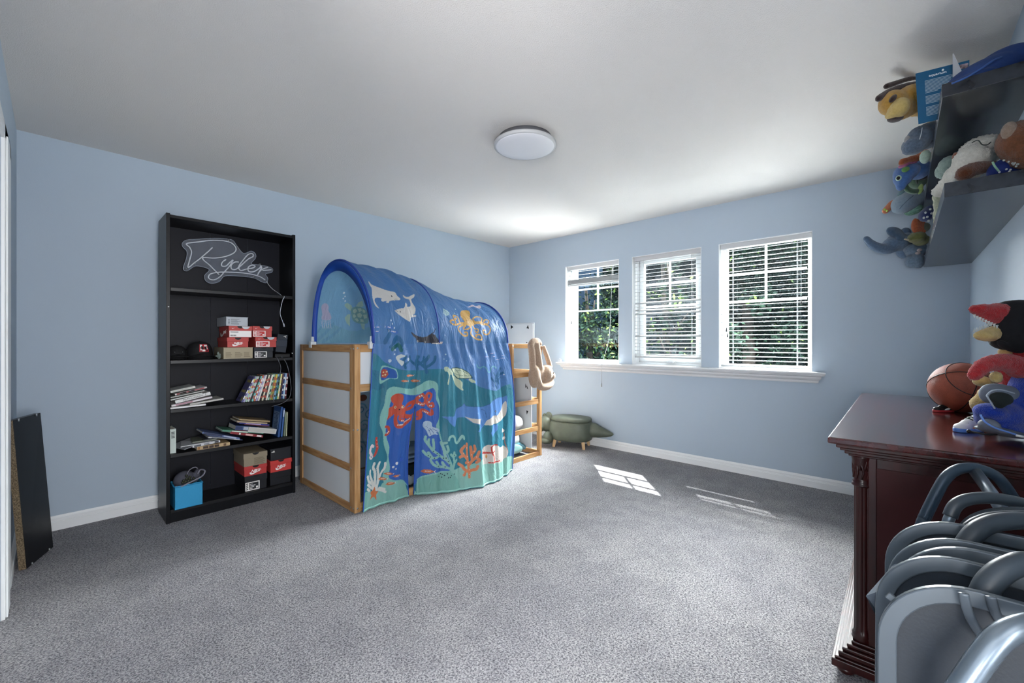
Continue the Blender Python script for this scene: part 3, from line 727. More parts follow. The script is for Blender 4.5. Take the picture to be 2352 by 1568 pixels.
for i, (cn, cc) in enumerate(cols):
    f = i / (n - 1); xb = .913 + f * .292; ang = 25 - 20 * f ** .8; hh = .194 * (1.0 if i == 0 else 1) * (0.99 + .02 * rnd.random()); tt = .0105
    # book standing: rotate so spine length is vertical
    ca, sa = math.cos(R(ang)), math.sin(R(ang))
    cx = xb + sa * hh / 2; cz = Z3 + ca * hh / 2 + tt / 2 * sa + .001
    M3 = Matrix.Translation((cx, 3.488 + .065, cz)) @ rotm(0, ang, 0).to_4x4()
    o = MB(); o.X = M3
    t = thing('paperback', 'thin paperback with %s spine, %s from the left in the leaning row, third shelf' % (cn, ordn[i]), 'book', (cx, 3.55, Z3), 0, 'paperbacks leaning at the right of the third shelf')
    o.box(-tt / 2, tt / 2, -.065, -.0635, -hh / 2, hh / 2); o.box(-tt / 2, -tt / 2 + .0008, -.0635, .065, -hh / 2, hh / 2); o.box(tt / 2 - .0008, tt / 2, -.0635, .065, -hh / 2, hh / 2)
    o.build('cover', mat('cover_' + cc.strip('#'), cc, .4), t)
    o = MB(); o.X = M3; o.box(-tt / 2 + .0008, tt / 2 - .0008, -.0635, .063, -hh / 2 + .001, hh / 2 - .001); o.build('pages', mat('page_e6e2d6', '#e6e2d6', .8), t)
    o = MB(); o.X = M3
    for k in range(4):
        z0 = -hh * .42 + k * hh * .22 + rnd.uniform(0, .01); o.box(-tt * .36, tt * .36, -.0656, -.065, z0, z0 + hh * rnd.uniform(.05, .15))
    pc = rnd.choice(['#e8e6e0', '#1c1c20', '#b6483c', '#d8c860', '#e8e6e0'])
    o.build('spine_print', mat('ink_' + pc.strip('#'), pc, .5), t)
    if i == 0:
        o = MB(); o.X = M3
        for (y0, y1, z0, z1) in ((-.045, .03, .05, .07), (-.04, .045, -.028, -.008), (-.055, -.03, -.09, -.06)): o.box(-tt / 2 - .0006, -tt / 2, y0, y1, z0, z1)
        o.build('cover_print', mat('ink_gold', '#9b9158', .5), t)
        o = MB(); o.X = M3
        for k in range(10): o.sph((-tt / 2, rnd.uniform(-.04, .04), rnd.uniform(-.08, -.04)), (.0006, .006, .006), nu=8, nv=6)
        o.build('cover_art', mat('ink_artdark', '#23263c', .5), t)

# fourth shelf (z .444)
Z4 = .4445
t = book('white and green book standing upright at the far left of the fourth shelf', (.524, 3.58, Z4 + .080), (.158, .16, .032), (0, -90, 0), '#c3cec8', group='books on the fourth shelf')
q = MB()
for k in range(5): q.box(.515, .533, 3.4985, 3.4995, .545 + k * .009, .549 + k * .009)
q.build('spine_print', mat('ink_dark', '#23252a', .6), t)
G2 = 'books on the fourth shelf'
def b4(label, x0, x1, za, zb, th, col, **k):
    L_ = x1 - x0; ang = -math.degrees(math.atan2(zb - za, L_)); dy = k.pop('dy', 0)
    return book(label, ((x0 + x1) / 2, 3.475 + .10 + dy, (za + zb) / 2), (L_, k.pop('dep', .18), th), (0, ang, k.pop('rz', 0)), col, group=G2, **k)
b4('tan spined book lying flat at the bottom front of the fourth shelf pile', .648, .838, .4555, .4555, .022, '#b9a079', dy=-.004, bands=[(.02, .09, '#9a6f45'), (.18, .34, '#3a2a22'), (.36, .50, '#3a2a22'), (.52, .66, '#3a2a22'), (.80, .88, '#6a523a')])
b4('magazine with grey cover fanned out at the left of the pile, fourth shelf', .545, .690, .462, .492, .004, '#9a9ca2', dy=.02, rz=18, dep=.2, name='magazine')
b4('pale magazine with printed rows, lying half under the grey one, fourth shelf', .580, .745, .479, .489, .005, '#c4c5c8', dy=.01, rz=-10, dep=.2, name='magazine')
b4('white softcover book with small print on the tan book, fourth shelf', .618, .775, .473, .482, .014, '#c9cacd', dy=.0, bands=[(.05, .3, '#55585e'), (.4, .6, '#8b8e94'), (.8, .95, '#3d4046')], rz=4)
b4('olive green thin book lying across the middle of the fourth shelf pile', .640, .775, .493, .496, .007, '#6f7466', dy=.03, rz=-6)
b4('dark covered comic on the olive book, fourth shelf', .690, .800, .503, .506, .006, '#33363e', dy=.02, rz=3)
b4('white thin book sliding down to the right of the pile, fourth shelf', .712, .905, .521, .470, .006, '#c3c5c8', dy=.01, bands=[(.1, .8, '#84888f')])
b4('light grey brochure under the blue books, fourth shelf', .716, .880, .512, .480, .004, '#a9acb2', dy=.03)
b4('dark blue hardcover tilted over the pile, its left end highest, fourth shelf', .672, .906, .560, .478, .012, '#5d6f9c', bands=[(.03, .52, '#24304e'), (.56, .9, '#a9b4cc')])
b4('navy softcover tilted directly beneath the dark blue hardcover, fourth shelf', .700, .925, .537, .463, .006, '#39456a', dy=.012)
b4('green spined book sloping down toward the right, fourth shelf', .790, 1.055, .556, .494, .010, '#4f8c73', bands=[(.22, .6, '#cfe0d4'), (.7, .95, '#2f6650')], dy=-.002)
b4('red book under the green one with white spine lettering, fourth shelf', .838, 1.052, .534, .470, .016, '#8c2f36', bands=[(.25, .30, '#e8e0dc'), (.45, .68, '#d6a9a4'), (.8, .95, '#e8e0dc')], dy=-.004)
b4('teal grey book lying partly under the green book, fourth shelf', .792, .900, .547, .519, .006, '#56706c', dy=.02)
b4('thick white book with grey spine panel above the red book, fourth shelf', .950, 1.140, .539, .493, .036, '#cfcfcb', bands=[(.02, .96, '#b8b7b0')], dy=-.006, rz=0)
b4('blue and white striped book behind the thick white book, fourth shelf', .874, 1.020, .560, .528, .030, '#39507c', dy=.012, bands=[(.02, .3, '#24345c'), (.35, .9, '#a9b0bc')])
b4('dark red book below the blue striped book, fourth shelf', .878, .960, .537, .520, .010, '#8a2530', dy=.01)
b4('purple thin book with white title on the thick white book, fourth shelf', .895, 1.095, .592, .548, .008, '#3c3a86', bands=[(.2, .7, '#b9a4c8')])
b4('burgundy thin book beside the purple one near the pile top, fourth shelf', .930, 1.090, .578, .540, .008, '#71333f', dy=.014)
b4('light tan pencil case shaped book second from the top of the right pile', .880, 1.080, .605, .563, .010, '#b3a186', dy=0)
b4('tan thin book topmost of the right pile, fourth shelf', .895, 1.100, .617, .574, .010, '#a58f6c', dy=.004)
def up(label, x, th, h, col, lean, dy=0, **k):
    ca, sa = math.cos(R(lean)), math.sin(R(lean))
    return book(label, (x + sa * h / 2, 3.50 + .075 + dy, Z4 + ca * h / 2 + th / 2 * abs(sa) + .001), (h, .15, th), (0, -90 + lean, 0), col, group=G2, **k)
t = up('tall blue hardcover standing upright with its printed back cover showing, fourth shelf', 1.160, .014, .228, '#2a4f86', 6, dy=-.005)
q = MB(); F_ = Matrix.Translation((1.160 + math.sin(R(6)) * .114, 3.57, Z4 + .1145)) @ rotm(0, 6, 0).to_4x4(); q.X = F_
q.box(-.0082, -.0074, -.055, .055, -.06, .075); q.build('back_cover_panel', mat('ink_panel', '#7f98b8', .5), t)
q = MB(); q.X = F_
rnd = random.Random(3)
for k in range(12): q.box(-.0088, -.0080, -.05, rnd.uniform(.0, .05), -.055 + k * .0105, -.050 + k * .0105)
q.build('back_cover_text', mat('ink_paneltext', '#32486e', .5), t)
up('slim blue spined book between the tall blue hardcover and the green ones', 1.183, .010, .215, '#3c64a4', 5, bands=[(.7, .95, '#c9d4e4')])
up('slim grey green book standing second from the right end, fourth shelf', 1.203, .008, .182, '#7f8f7c', 3)
up('slim cream book standing at the right end of the fourth shelf', 1.217, .007, .184, '#b9bda0', 2)

# ---- bottom-left: blue cube bin with a cap and beads
t = thing('storage_bin', 'small bright blue fabric bin on the bottom shelf of the bookcase', 'storage bin', (.6, 3.53, .0855))
M_bin = mat('bin_blue', '#2b93c4', .6, bump=.1)
q = MB(); x0, x1, y0, y1, z0, z1 = .524, .674, 3.445, 3.60, .0855, .238
q.box(x0, x1, y0, y0 + .004, z0, z1); q.box(x0, x1, y1 - .004, y1, z0, z1); q.box(x0, x0 + .004, y0, y1, z0, z1); q.box(x1 - .004, x1, y0, y1, z0, z1); q.box(x0, x1, y0, y1, z0, z0 + .004)
q.build('bin_body', M_bin, t, bevel=.0012)
q = MB()
for z in (z1 - .006,): q.tube([(x0 - .001, y0 - .001, z), (x1 + .001, y0 - .001, z), (x1 + .001, y1, z), (x0 - .001, y1, z)], .0022, 6, closed=True)
q.build('bin_hem', mat('bin_blue_dark', '#1f7fae', .6), t)
t = thing('baseball_cap', 'grey blue cap stuffed upside down into the blue bin, bottom shelf', 'cap', (.60, 3.53, .20), 0, 'caps on the bookcase')
q = MB(); q.sph((.590, 3.54, .250), (.062, .05, .058), rot=(10, -12, 0)); q.sph((.655, 3.53, .265), (.02, .03, .045), rot=(0, 10, 0)); q.build('crown', mat('cap_grey', '#4b4c58', .85, bump=.3), t, remesh=.004)
q = MB()
q.tube(spline([(.530, 3.46, .235), (.56, 3.447, .232), (.60, 3.45, .245), (.64, 3.447, .26), (.675, 3.455, .275), (.690, 3.47, .30), (.672, 3.50, .305), (.655, 3.49, .285)], 6), .005, 8)
q.tube(spline([(.590, 3.49, .28), (.61, 3.49, .32), (.64, 3.495, .33), (.655, 3.50, .318)], 6), .003, 8)
q.build('strap', mat('cap_trim', '#7d7c88', .7), t)
for k, (x, z) in enumerate([(.575, .262), (.592, .268), (.608, .262), (.585, .250), (.600, .252), (.616, .250), (.57, .250), (.630, .262), (.592, .285), (.608, .278)]):
    tag(MB().sph((x, 3.468 + (k % 3) * .008, z), .0085, nu=14, nv=10).build('bead', mat('bead_dark', '#35382c', .15), None), 'shiny dark bead lying in the grey cap inside the blue bin', 'bead', 'dark beads in the blue bin')

# loose cords in front of the third shelf
o = MB().tube(spline([(1.140, 3.48, 1.060), (1.150, 3.468, 1.03), (1.165, 3.466, .98), (1.16, 3.468, .93), (1.145, 3.468, .87), (1.12, 3.468, .80), (1.11, 3.468, .76), (1.12, 3.466, .72)], 6), .0022, 8).build('charging_cord', mat('cord_grey', '#5d6068', .4), None)
tag(o, 'grey cord hanging straight down over the leaning paperbacks', 'cord', 'cords hanging in the bookcase')
o = MB().tube(spline([(1.175, 3.48, 1.060), (1.205, 3.468, 1.01), (1.225, 3.466, .93), (1.235, 3.466, .86), (1.238, 3.466, .80), (1.222, 3.464, .74), (1.17, 3.462, .705), (1.10, 3.462, .69)], 6), .0022, 8).build('charging_cord', mat('cord_grey', '#5d6068', .4), None)
tag(o, 'grey cord looping out to the right of the paperbacks and under their shelf', 'cord', 'cords hanging in the bookcase')

# ---- loose shelf board leaning in the corner
P0, P1 = Vector((-.100, 3.315, .003)), Vector((-.006, 3.560, .003)); T0, T1 = Vector((-.146, 3.315, .775)), Vector((-.055, 3.560, .775))
t = thing('loose_shelf_board', 'loose black shelf board with raw chipboard edge leaning in the corner by the door', 'shelf board', tuple((P0 + P1) / 2))
dn = (P1 - P0).cross(T0 - P0).normalized() * .027
if dn.x > 0: dn = -dn
def slab(e0, e1):
    return [P0.lerp(P1, e0), P0.lerp(P1, e1), T0.lerp(T1, e1), T0.lerp(T1, e0)]
q = MB(); a = slab(.012, 1); vs = a + [p + dn for p in a]
fs = [(0, 1, 2, 3), (7, 6, 5, 4), (0, 4, 5, 1), (1, 5, 6, 2), (2, 6, 7, 3), (3, 7, 4, 0)]
q.add(vs, fs); q.build('laminate_board', M_bb, t)
q = MB(); a = slab(-.002, .012); q.add(a + [p + dn for p in a], fs); q.build('raw_edge', mat('chipboard', '#8f7d63', .9, var=.6, col2='#4d4232', vscale=220, bump=.5), t)
for e in (.18, .82):
    for A_, B_, s_ in ((T0, T1, -1), (P0, P1, 1)):
        p = A_.lerp(B_, e); q = MB(); q.cyl(p - dn * .1 + Vector((0, 0, s_ * .012)), p - dn * .1 + Vector((0, 0, -s_ * .003 if s_ < 0 else 0)), .0035, n=8); q.build('shelf_pin', M_steel, t)

# ------------------------------------------------------------------ low loft bed
bed = thing('loft_bed', 'low pine and white loft bed carrying a printed fabric sea tent', 'bed', (2.4, 3.2, 0))
NX, FX, FY, KY = 1.388, 3.420, 2.742, 3.690
def part(name, m_, *b, bevel=.002):
    q = MB(); q.box(*b); return q.build(name, m_, bed, bevel=bevel)
part('post', M_pine, NX, NX + .022, FY + .038, FY + .074, 0, 1.152); part('post', M_pine, NX, NX + .042, FY, FY + .037, 0, 1.156)
part('post', M_pine, NX, NX + .04, KY - .045, KY, 0, 1.152)
part('post', M_pine, FX - .035, FX, FY - .006, FY + .035, 0, 1.156); part('post', M_pine, FX - .04, FX, KY - .045, KY, 0, 1.152)
part('post', M_pine, 2.962, 2.992, FY - .006, FY + .035, 0, 1.156); part('post', M_pine, 2.925, 2.947, FY + .02, FY + .05, 0, 1.152)
M_piney = mat('pine_wood_crosswise', '#c69c6c', 0.5, var=.3, col2='#a97a4a', vscale=7, stretch=(7, .7, 7))
for zt in (1.150, .878, .594, .322, .05):
    part('rail', M_piney, NX + .001, NX + .02, FY + .074, KY - .045, zt - .048, zt)
    if zt != .878: part('rail', M_piney, FX - .021, FX - .001, FY + .035, KY - .045, zt - .048, zt)
for zt, zb in ((1.102, .878), (.83, .594), (.546, .322), (.274, .05)):
    part('side_panel', M_mdf, NX + .010, NX + .018, FY + .074, KY - .045, zb, zt)
for zt in (1.150, .878): part('long_rail', M_pinex, NX + .043, 2.925, FY + .004, FY + .024, zt - .048, zt)
part('long_rail', M_pinex, 2.993, FX - .036, KY - .022, KY - .002, .83, .878); part('long_rail', M_pinex, NX + .04, FX - .04, KY - .022, KY - .002, 1.10, 1.15)
part('long_panel', M_mdf, NX + .043, 2.925, FY + .014, FY + .02, .878, 1.102)
part('base_rail', M_pinex, NX + .043, 2.925, FY + .012, FY + .036, 0, .055); part('base_rail', M_pinex, NX + .04, FX - .04, KY - .03, KY - .006, 0, .055)
part('bunk_deck', M_mdf, NX + .03, FX - .03, FY + .05, KY - .03, .818, .832)
part('deck_rail', M_piney, FX - .021, FX - .001, FY + .035, KY - .045, .832, .878)
for zt, ln in ((.868, 'rung'), (.583, 'rung'), (.306, 'rung'), (.045, 'rung')):
    part(ln, M_pinex, 2.993, FX - .036, FY + .0, FY + .022, zt - .045, zt)
for (y, z) in ((FY + .018, 1.125), (FY + .055, 1.127), (FY + .055, .852), (FY + .018, .57), (FY + .055, .30), (FY + .055, .03), (FY + .018, .03)):
    q = MB(); q.cyl((NX - .0015, y, z), (NX + .003, y, z), .0065, n=12); q.build('bolt', M_steel, bed)
for (x, z) in ((NX + .021, .57), (NX + .021, 1.13), (NX + .021, .03), (2.977, 1.13), (FX - .018, 1.13)):
    q = MB(); q.cyl((x, FY - (.0075 if x > 2 else .0015), z), (x, FY + .003, z), .0065, n=12); q.build('bolt', M_steel, bed)
# white end panel with triangle stickers
q = MB(); q.box(FX - .048, FX - .042, 2.835, 3.62, .06, .815); q.build('end_panel', M_mdf, bed, bevel=.001)
M_tri = mat('sticker_black', '#17181b', .6)
def tri(p, parent, x=FX - .0489):
    for t3 in p:
        q = MB(); q.add([(x, a, b) for a, b in t3], [(0, 1, 2)]); q.build('triangle_sticker', M_tri, parent)
tri([[(2.918, .735), (2.90, .70), (2.918, .685)], [(2.896, .715), (2.880, .675), (2.898, .683)], [(2.905, .45), (2.878, .445), (2.90, .405)]], bed)
for k, (x, y0, y1, z0, z1, lb) in enumerate(((FX - .050, 2.815, 3.62, 1.1515, 1.362, 'white board with black triangle stickers standing on the bed end, nearer of two'),
                                   (FX - .034, 2.812, 3.60, 1.1515, 1.374, 'plain white board directly behind the triangle sticker board on the bed end'))):
    t = thing('white_board', lb, 'board', (x, 3.2, z0), 0, 'white boards standing on the bed end')
    q = MB(); q.box(x, x + .006, y0, y1, z0, z1); q.build('board', M_mdf, t, bevel=.0025)
    if k == 0: tri([[(3.128, 1.356), (3.088, 1.332), (3.128, 1.312)], [(2.882, 1.350), (2.866, 1.310), (2.902, 1.316)], [(2.905, 1.175), (2.885, 1.16), (2.905, 1.158)]], t, x - .0009)
PRINT = [
('P','#317f95',0.0,[(-29,-1160),(-20,-467),(6,-190),(6,-68),(104,-130),(235,-190),(397,-205),(618,-205),(763,-249),(937,-336),(1085,-398),(1218,-428),(1433,-434),(1305,-1160),(870,-1160)]),
('P','#2a6f8c',0.0,[(-14,-178),(58,-193),(119,-315),(67,-336),(9,-312)]),
('L','#2b6a93',30.7,[(484,-223),(461,-151),(502,-101)]),
('L','#2b6a93',22.7,[(476,-196),(397,-136),(389,-98)]),
('L','#2b6a93',22.7,[(484,-184),(551,-145),(563,-107)]),
('L','#2b6a93',24.0,[(397,-196),(380,-139),(406,-101)]),
('L','#2b6a93',17.8,[(392,-175),(331,-127),(322,-98)]),
('L','#2b6a93',17.8,[(397,-166),(444,-136),(452,-107)]),
('L','#2b6a93',21.4,[(281,-181),(261,-130),(287,-98)]),
('L','#2b6a93',15.8,[(276,-163),(220,-121),(215,-95)]),
('L','#2b6a93',15.8,[(278,-154),(319,-127),(325,-104)]),
('L','#2b6796',23.2,[(1221,-407),(1215,-330),(1273,-276)]),
('L','#2b6796',19.7,[(1218,-368),(1172,-315)]),
('L','#2b6796',19.7,[(1232,-345),(1293,-315)]),
('L','#2b6796',23.2,[(1256,-365),(1253,-288),(1311,-232)]),
('L','#2b6796',19.7,[(1253,-327),(1209,-270)]),
('L','#2b6796',19.7,[(1267,-300),(1331,-273)]),
('L','#2b6796',24.3,[(96,6),(142,48),(128,63)]),
('L','#2b6796',24.3,[(142,-23),(194,21),(241,3),(229,-38)]),
('L','#1f6a72',28.6,[(160,-41),(212,-11),(238,-50)]),
('P','#93c7bd',0.0,[(-29,-1160),(-12,-1095),(0,-1029),(64,-1038),(122,-1053),(162,-999),(328,-1020),(371,-1100),(392,-1160),(75,-1160)]),
('P','#84bfb6',0.0,[(-29,-1160),(-12,-1095),(0,-1029),(35,-1035),(17,-1160)]),
('P','#8fc8c0',0.0,[(160,-1005),(157,-886),(174,-824),(139,-723),(125,-642),(99,-574),(102,-502),(122,-440),(130,-368),(142,-330),(194,-315),(290,-336),(371,-342),(429,-312),(499,-291),(557,-303),(580,-342),(574,-413),(597,-487),(583,-586),(589,-693),(626,-839),(679,-999),(574,-1020),(409,-1044),(394,-1080),(328,-1044)]),
('P','#3768bd',0.0,[(203,-987),(200,-901),(183,-824),(186,-758),(162,-690),(148,-621),(151,-556),(165,-511),(168,-446),(191,-395),(244,-368),(307,-383),(389,-395),(473,-371),(536,-351),(557,-383),(560,-443),(583,-499),(580,-586),(551,-648),(574,-714),(621,-839),(658,-984),(574,-999),(487,-1011),(412,-1032),(397,-1080),(328,-1023)]),
('P','#93c7bd',0.0,[(409,-1160),(412,-1035),(502,-1020),(655,-999),(728,-993),(914,-970),(980,-961),(1430,-1035),(1485,-1139),(1247,-1145),(864,-1154),(632,-1160),(421,-1160)]),
('P','#7fb9ae',0.0,[(412,-1035),(655,-999),(719,-1080),(737,-1151),(568,-1160),(418,-1160)]),
('P','#d0563f',0.0,[(177,-386),(215,-368),(261,-377),(270,-407),(261,-449),(281,-467),(293,-505),(322,-538),(383,-556),(325,-565),(281,-538),(244,-532),(209,-517),(174,-538),(154,-553),(162,-511),(162,-470),(186,-458),(194,-440),(177,-419)]),
('L','#d0563f',25.0,[(281,-490),(319,-461),(360,-446),(392,-443),(400,-422),(423,-404),(447,-395),(467,-419),(476,-449),(455,-476),(423,-464),(394,-449),(374,-461),(354,-487),(299,-496)]),
('L','#d0563f',19.1,[(447,-467),(490,-458),(513,-431),(522,-401),(502,-389),(484,-407),(490,-428)]),
('L','#d0563f',19.1,[(481,-455),(505,-493),(534,-496),(531,-470),(510,-473)]),
('L','#d0563f',25.0,[(304,-541),(371,-553),(394,-541),(432,-514),(473,-526),(505,-550),(525,-550),(522,-526)]),
('L','#d0563f',22.1,[(374,-562),(397,-577),(432,-565),(435,-544),(412,-532),(400,-547),(418,-553)]),
('L','#d0563f',29.5,[(223,-517),(220,-565),(238,-607),(278,-612),(322,-598),(377,-571)]),
('L','#d0563f',19.1,[(255,-535),(255,-562),(293,-571),(293,-550),(273,-544)]),
('L','#d0563f',19.1,[(148,-601),(168,-609),(174,-639),(160,-657),(151,-660)]),
('D','#f4e6d4',5.2,[(241,-601),(255,-601),(267,-601),(281,-601),(296,-592),(307,-586),(322,-583),(334,-577),(351,-574),(365,-568),(409,-464),(421,-470),(435,-467),(450,-473),(464,-470),(415,-407),(432,-401),(447,-407),(461,-419),(467,-529),(478,-535),(490,-541),(452,-523),(502,-458),(507,-487),(522,-490),(162,-648),(171,-639),(267,-571),(284,-574)]),
('D','#f2d0a8',10.3,[(212,-467),(267,-470)]),
('D','#222',4.4,[(212,-467),(270,-470),(244,-487)]),
('P','#5d8fd2',0.0,[(615,-583),(676,-586),(719,-586),(757,-538),(806,-517),(835,-499),(858,-523),(957,-538),(1041,-547),(1119,-523),(1206,-493),(1302,-493),(1343,-493),(1322,-639),(1253,-684),(1177,-702),(1079,-705),(1018,-696),(937,-678),(870,-645),(829,-612),(768,-607),(742,-633),(719,-672),(673,-639),(650,-607)]),
('P','#ddd6cd',0.0,[(1328,-532),(1314,-654),(1241,-690),(1151,-705),(1038,-702),(1064,-666),(1137,-636),(1198,-636),(1264,-589)]),
('P','#ddd6cd',0.0,[(826,-604),(893,-627),(1003,-645),(977,-687),(899,-660)]),
('P','#5d8fd2',0.0,[(1027,-636),(1076,-651),(1027,-705),(960,-740),(928,-737),(974,-699)]),
('P','#5d8fd2',0.0,[(1128,-708),(1183,-714),(1172,-758),(1102,-806),(1082,-773)]),
('L','#39639f',3.7,[(1015,-568),(1056,-586),(1061,-642)]),
('D','#1c2c4c',8.8,[(1172,-601)]),
('D','#d8e4f0',3.7,[(1172,-601)]),
('L','#39639f',2.9,[(719,-586),(757,-538),(806,-517),(835,-499),(858,-523),(957,-538),(1041,-547),(1119,-523),(1206,-493),(1302,-493)]),
('P','#b9cfe2',0.0,[(450,-636),(464,-607),(496,-604),(522,-624),(525,-651),(574,-672),(580,-693),(548,-696),(568,-714),(536,-711),(516,-717),(496,-720),(478,-675)]),
('L','#3a62a8',3.7,[(510,-663),(534,-702)]),
('L','#3a62a8',3.7,[(493,-669),(513,-711)]),
('L','#3a62a8',3.7,[(525,-666),(563,-690)]),
('D','#5577aa',2.9,[(487,-654),(499,-663),(502,-678),(478,-645),(510,-672)]),
('L','#8fc4bb',19.1,[(676,-999),(638,-931),(580,-877),(528,-836),(493,-788),(470,-749),(473,-723)]),
('L','#8fc4bb',19.1,[(528,-836),(531,-794),(528,-749)]),
('L','#8fc4bb',19.1,[(499,-797),(493,-767),(496,-746)]),
('L','#8fc4bb',19.1,[(638,-931),(618,-874),(612,-824),(592,-779)]),
('L','#8fc4bb',19.1,[(615,-865),(644,-848),(638,-812)]),
('L','#8fc4bb',19.1,[(612,-824),(606,-794),(632,-785)]),
('L','#8fc4bb',19.1,[(580,-877),(534,-892),(490,-871),(461,-842),(452,-830)]),
('L','#8fc4bb',19.1,[(513,-880),(490,-845)]),
('L','#8fc4bb',19.1,[(664,-990),(615,-970),(554,-958),(519,-931),(505,-901)]),
('L','#8fc4bb',19.1,[(577,-964),(548,-922)]),
('L','#8fc4bb',19.1,[(621,-976),(600,-934)]),
('L','#8fc4bb',19.1,[(673,-990),(690,-946),(687,-904),(696,-868)]),
('L','#8fc4bb',19.1,[(690,-946),(716,-928)]),
('L','#8fc4bb',19.1,[(687,-904),(664,-880)]),
('L','#8fc4bb',19.1,[(696,-883),(708,-892)]),
('L','#8fc4bb',19.1,[(676,-999),(667,-1011)]),
('D','#20404c',4.4,[(580,-880),(554,-859),(528,-842),(609,-901),(638,-928),(534,-892),(505,-880),(490,-868),(580,-919),(624,-901),(696,-889),(670,-919),(647,-955),(615,-967),(563,-958),(566,-1035),(589,-1044),(609,-1032),(632,-1050),(655,-1038),(626,-1020),(597,-1023),(684,-1029),(647,-1050),(583,-1017)]),
('L','#df8a62',22.1,[(821,-1074),(824,-1032),(821,-990),(818,-940),(818,-886),(824,-821)]),
('L','#df8a62',22.1,[(821,-990),(858,-955),(899,-931),(922,-892)]),
('L','#df8a62',22.1,[(858,-955),(856,-898),(856,-848)]),
('L','#df8a62',22.1,[(856,-904),(890,-880),(890,-845)]),
('L','#df8a62',22.1,[(818,-940),(783,-901),(766,-865),(797,-833)]),
('L','#df8a62',22.1,[(783,-901),(754,-913)]),
('L','#df8a62',22.1,[(890,-934),(916,-955),(893,-973)]),
('L','#df8a62',22.1,[(821,-1032),(858,-1023),(884,-1023),(899,-1002)]),
('L','#df8a62',22.1,[(818,-1032),(780,-1011),(760,-981),(734,-961)]),
('L','#df8a62',22.1,[(795,-1020),(771,-1050)]),
('L','#df8a62',22.1,[(824,-964),(797,-961)]),
('D','#f3d7c2',3.7,[(821,-919),(824,-964),(826,-1020),(821,-851),(856,-910),(783,-886),(884,-886),(899,-931),(824,-1053)]),
('L','#dfe0da',17.7,[(78,-1038),(67,-978),(44,-922),(41,-889)]),
('L','#dfe0da',17.7,[(84,-1029),(84,-946),(78,-898),(67,-877),(75,-848)]),
('L','#dfe0da',17.7,[(99,-1032),(107,-937),(99,-883),(113,-848)]),
('L','#dfe0da',17.7,[(70,-993),(32,-958),(20,-922)]),
('L','#dfe0da',17.7,[(64,-1017),(26,-981)]),
('L','#dfe0da',17.7,[(104,-1002),(130,-931),(157,-898),(160,-865)]),
('L','#dfe0da',17.7,[(46,-1029),(26,-1011)]),
('L','#dfe0da',17.7,[(93,-1032),(136,-1050),(174,-1074)]),
('L','#dfe0da',17.7,[(122,-1032),(165,-1053)]),
('P','#d87c4c',0.0,[(55,-1047),(75,-1029),(84,-1011),(93,-1044),(116,-1053),(99,-1071),(102,-1109),(78,-1080),(55,-1098),(64,-1068)]),
('L','#dcc8cc',19.1,[(58,-726),(38,-714),(29,-729),(26,-758),(46,-782)]),
('L','#dcc8cc',11.8,[(38,-767),(26,-791),(41,-806),(55,-800),(49,-788)]),
('L','#cf4a3c',16.2,[(81,-672),(84,-714),(90,-740),(81,-776),(72,-794)]),
('D','#f0d8c8',2.9,[(84,-687),(87,-714),(90,-734)]),
('P','#efe4da',0.0,[(542,-978),(525,-993),(539,-1011),(534,-993)]),
('P','#d5784c',0.0,[(432,-981),(461,-970),(502,-976),(531,-993),(499,-1005),(461,-999)]),
('L','#f3e9dd',3.5,[(467,-984),(505,-990)]),
('P','#efe4da',0.0,[(232,-946),(223,-955),(235,-967),(226,-955)]),
('P','#d5784c',0.0,[(151,-937),(174,-934),(203,-940),(226,-955),(203,-961),(174,-952)]),
('L','#f3e9dd',2.4,[(177,-943),(209,-952)]),
('P','#efe4da',0.0,[(191,-976),(180,-981),(191,-996),(186,-984)]),
('P','#d5784c',0.0,[(107,-964),(128,-958),(160,-967),(183,-984),(160,-987),(128,-978)]),
('L','#f3e9dd',2.7,[(133,-970),(165,-978)]),
('P','#efe4da',0.0,[(293,-967),(284,-976),(299,-987),(290,-976)]),
('P','#d5784c',0.0,[(220,-973),(238,-964),(264,-967),(287,-976),(270,-984),(241,-981)]),
('L','#f3e9dd',2.2,[(244,-976),(270,-976)]),
('P','#efe4da',0.0,[(244,-1008),(235,-1020),(249,-1029),(241,-1020)]),
('P','#d5784c',0.0,[(171,-1020),(186,-1011),(215,-1011),(241,-1020),(223,-1032),(194,-1032)]),
('L','#f3e9dd',2.4,[(194,-1020),(223,-1020)]),
('P','#efe4da',0.0,[(322,-273),(310,-282),(322,-291),(316,-282)]),
('P','#d5784c',0.0,[(249,-276),(267,-270),(293,-273),(313,-282),(296,-288),(270,-288)]),
('L','#f3e9dd',2.1,[(273,-279),(299,-282)]),
('P','#efe4da',0.0,[(421,-276),(412,-288),(421,-297),(415,-288)]),
('P','#d5784c',0.0,[(339,-282),(362,-273),(392,-276),(415,-288),(394,-297),(362,-294)]),
('L','#f3e9dd',2.4,[(368,-285),(397,-285)]),
('P','#efe4da',0.0,[(374,-235),(362,-243),(374,-255),(368,-246)]),
('P','#d5784c',0.0,[(290,-241),(310,-232),(342,-235),(365,-243),(342,-252),(310,-252)]),
('L','#f3e9dd',2.4,[(316,-243),(348,-243)]),
('P','#efe4da',0.0,[(1259,-80),(1247,-89),(1256,-98),(1250,-89)]),
('P','#5c86c8',0.0,[(1177,-89),(1198,-80),(1230,-80),(1250,-89),(1227,-95),(1198,-95)]),
('L','#f3e9dd',1.6,[(1201,-89),(1232,-89)]),
('P','#efe4da',0.0,[(1177,-113),(1166,-119),(1174,-127),(1172,-119)]),
('P','#5c86c8',0.0,[(1099,-119),(1119,-110),(1148,-113),(1169,-119),(1146,-127),(1116,-124)]),
('L','#f3e9dd',1.6,[(1122,-119),(1151,-119)]),
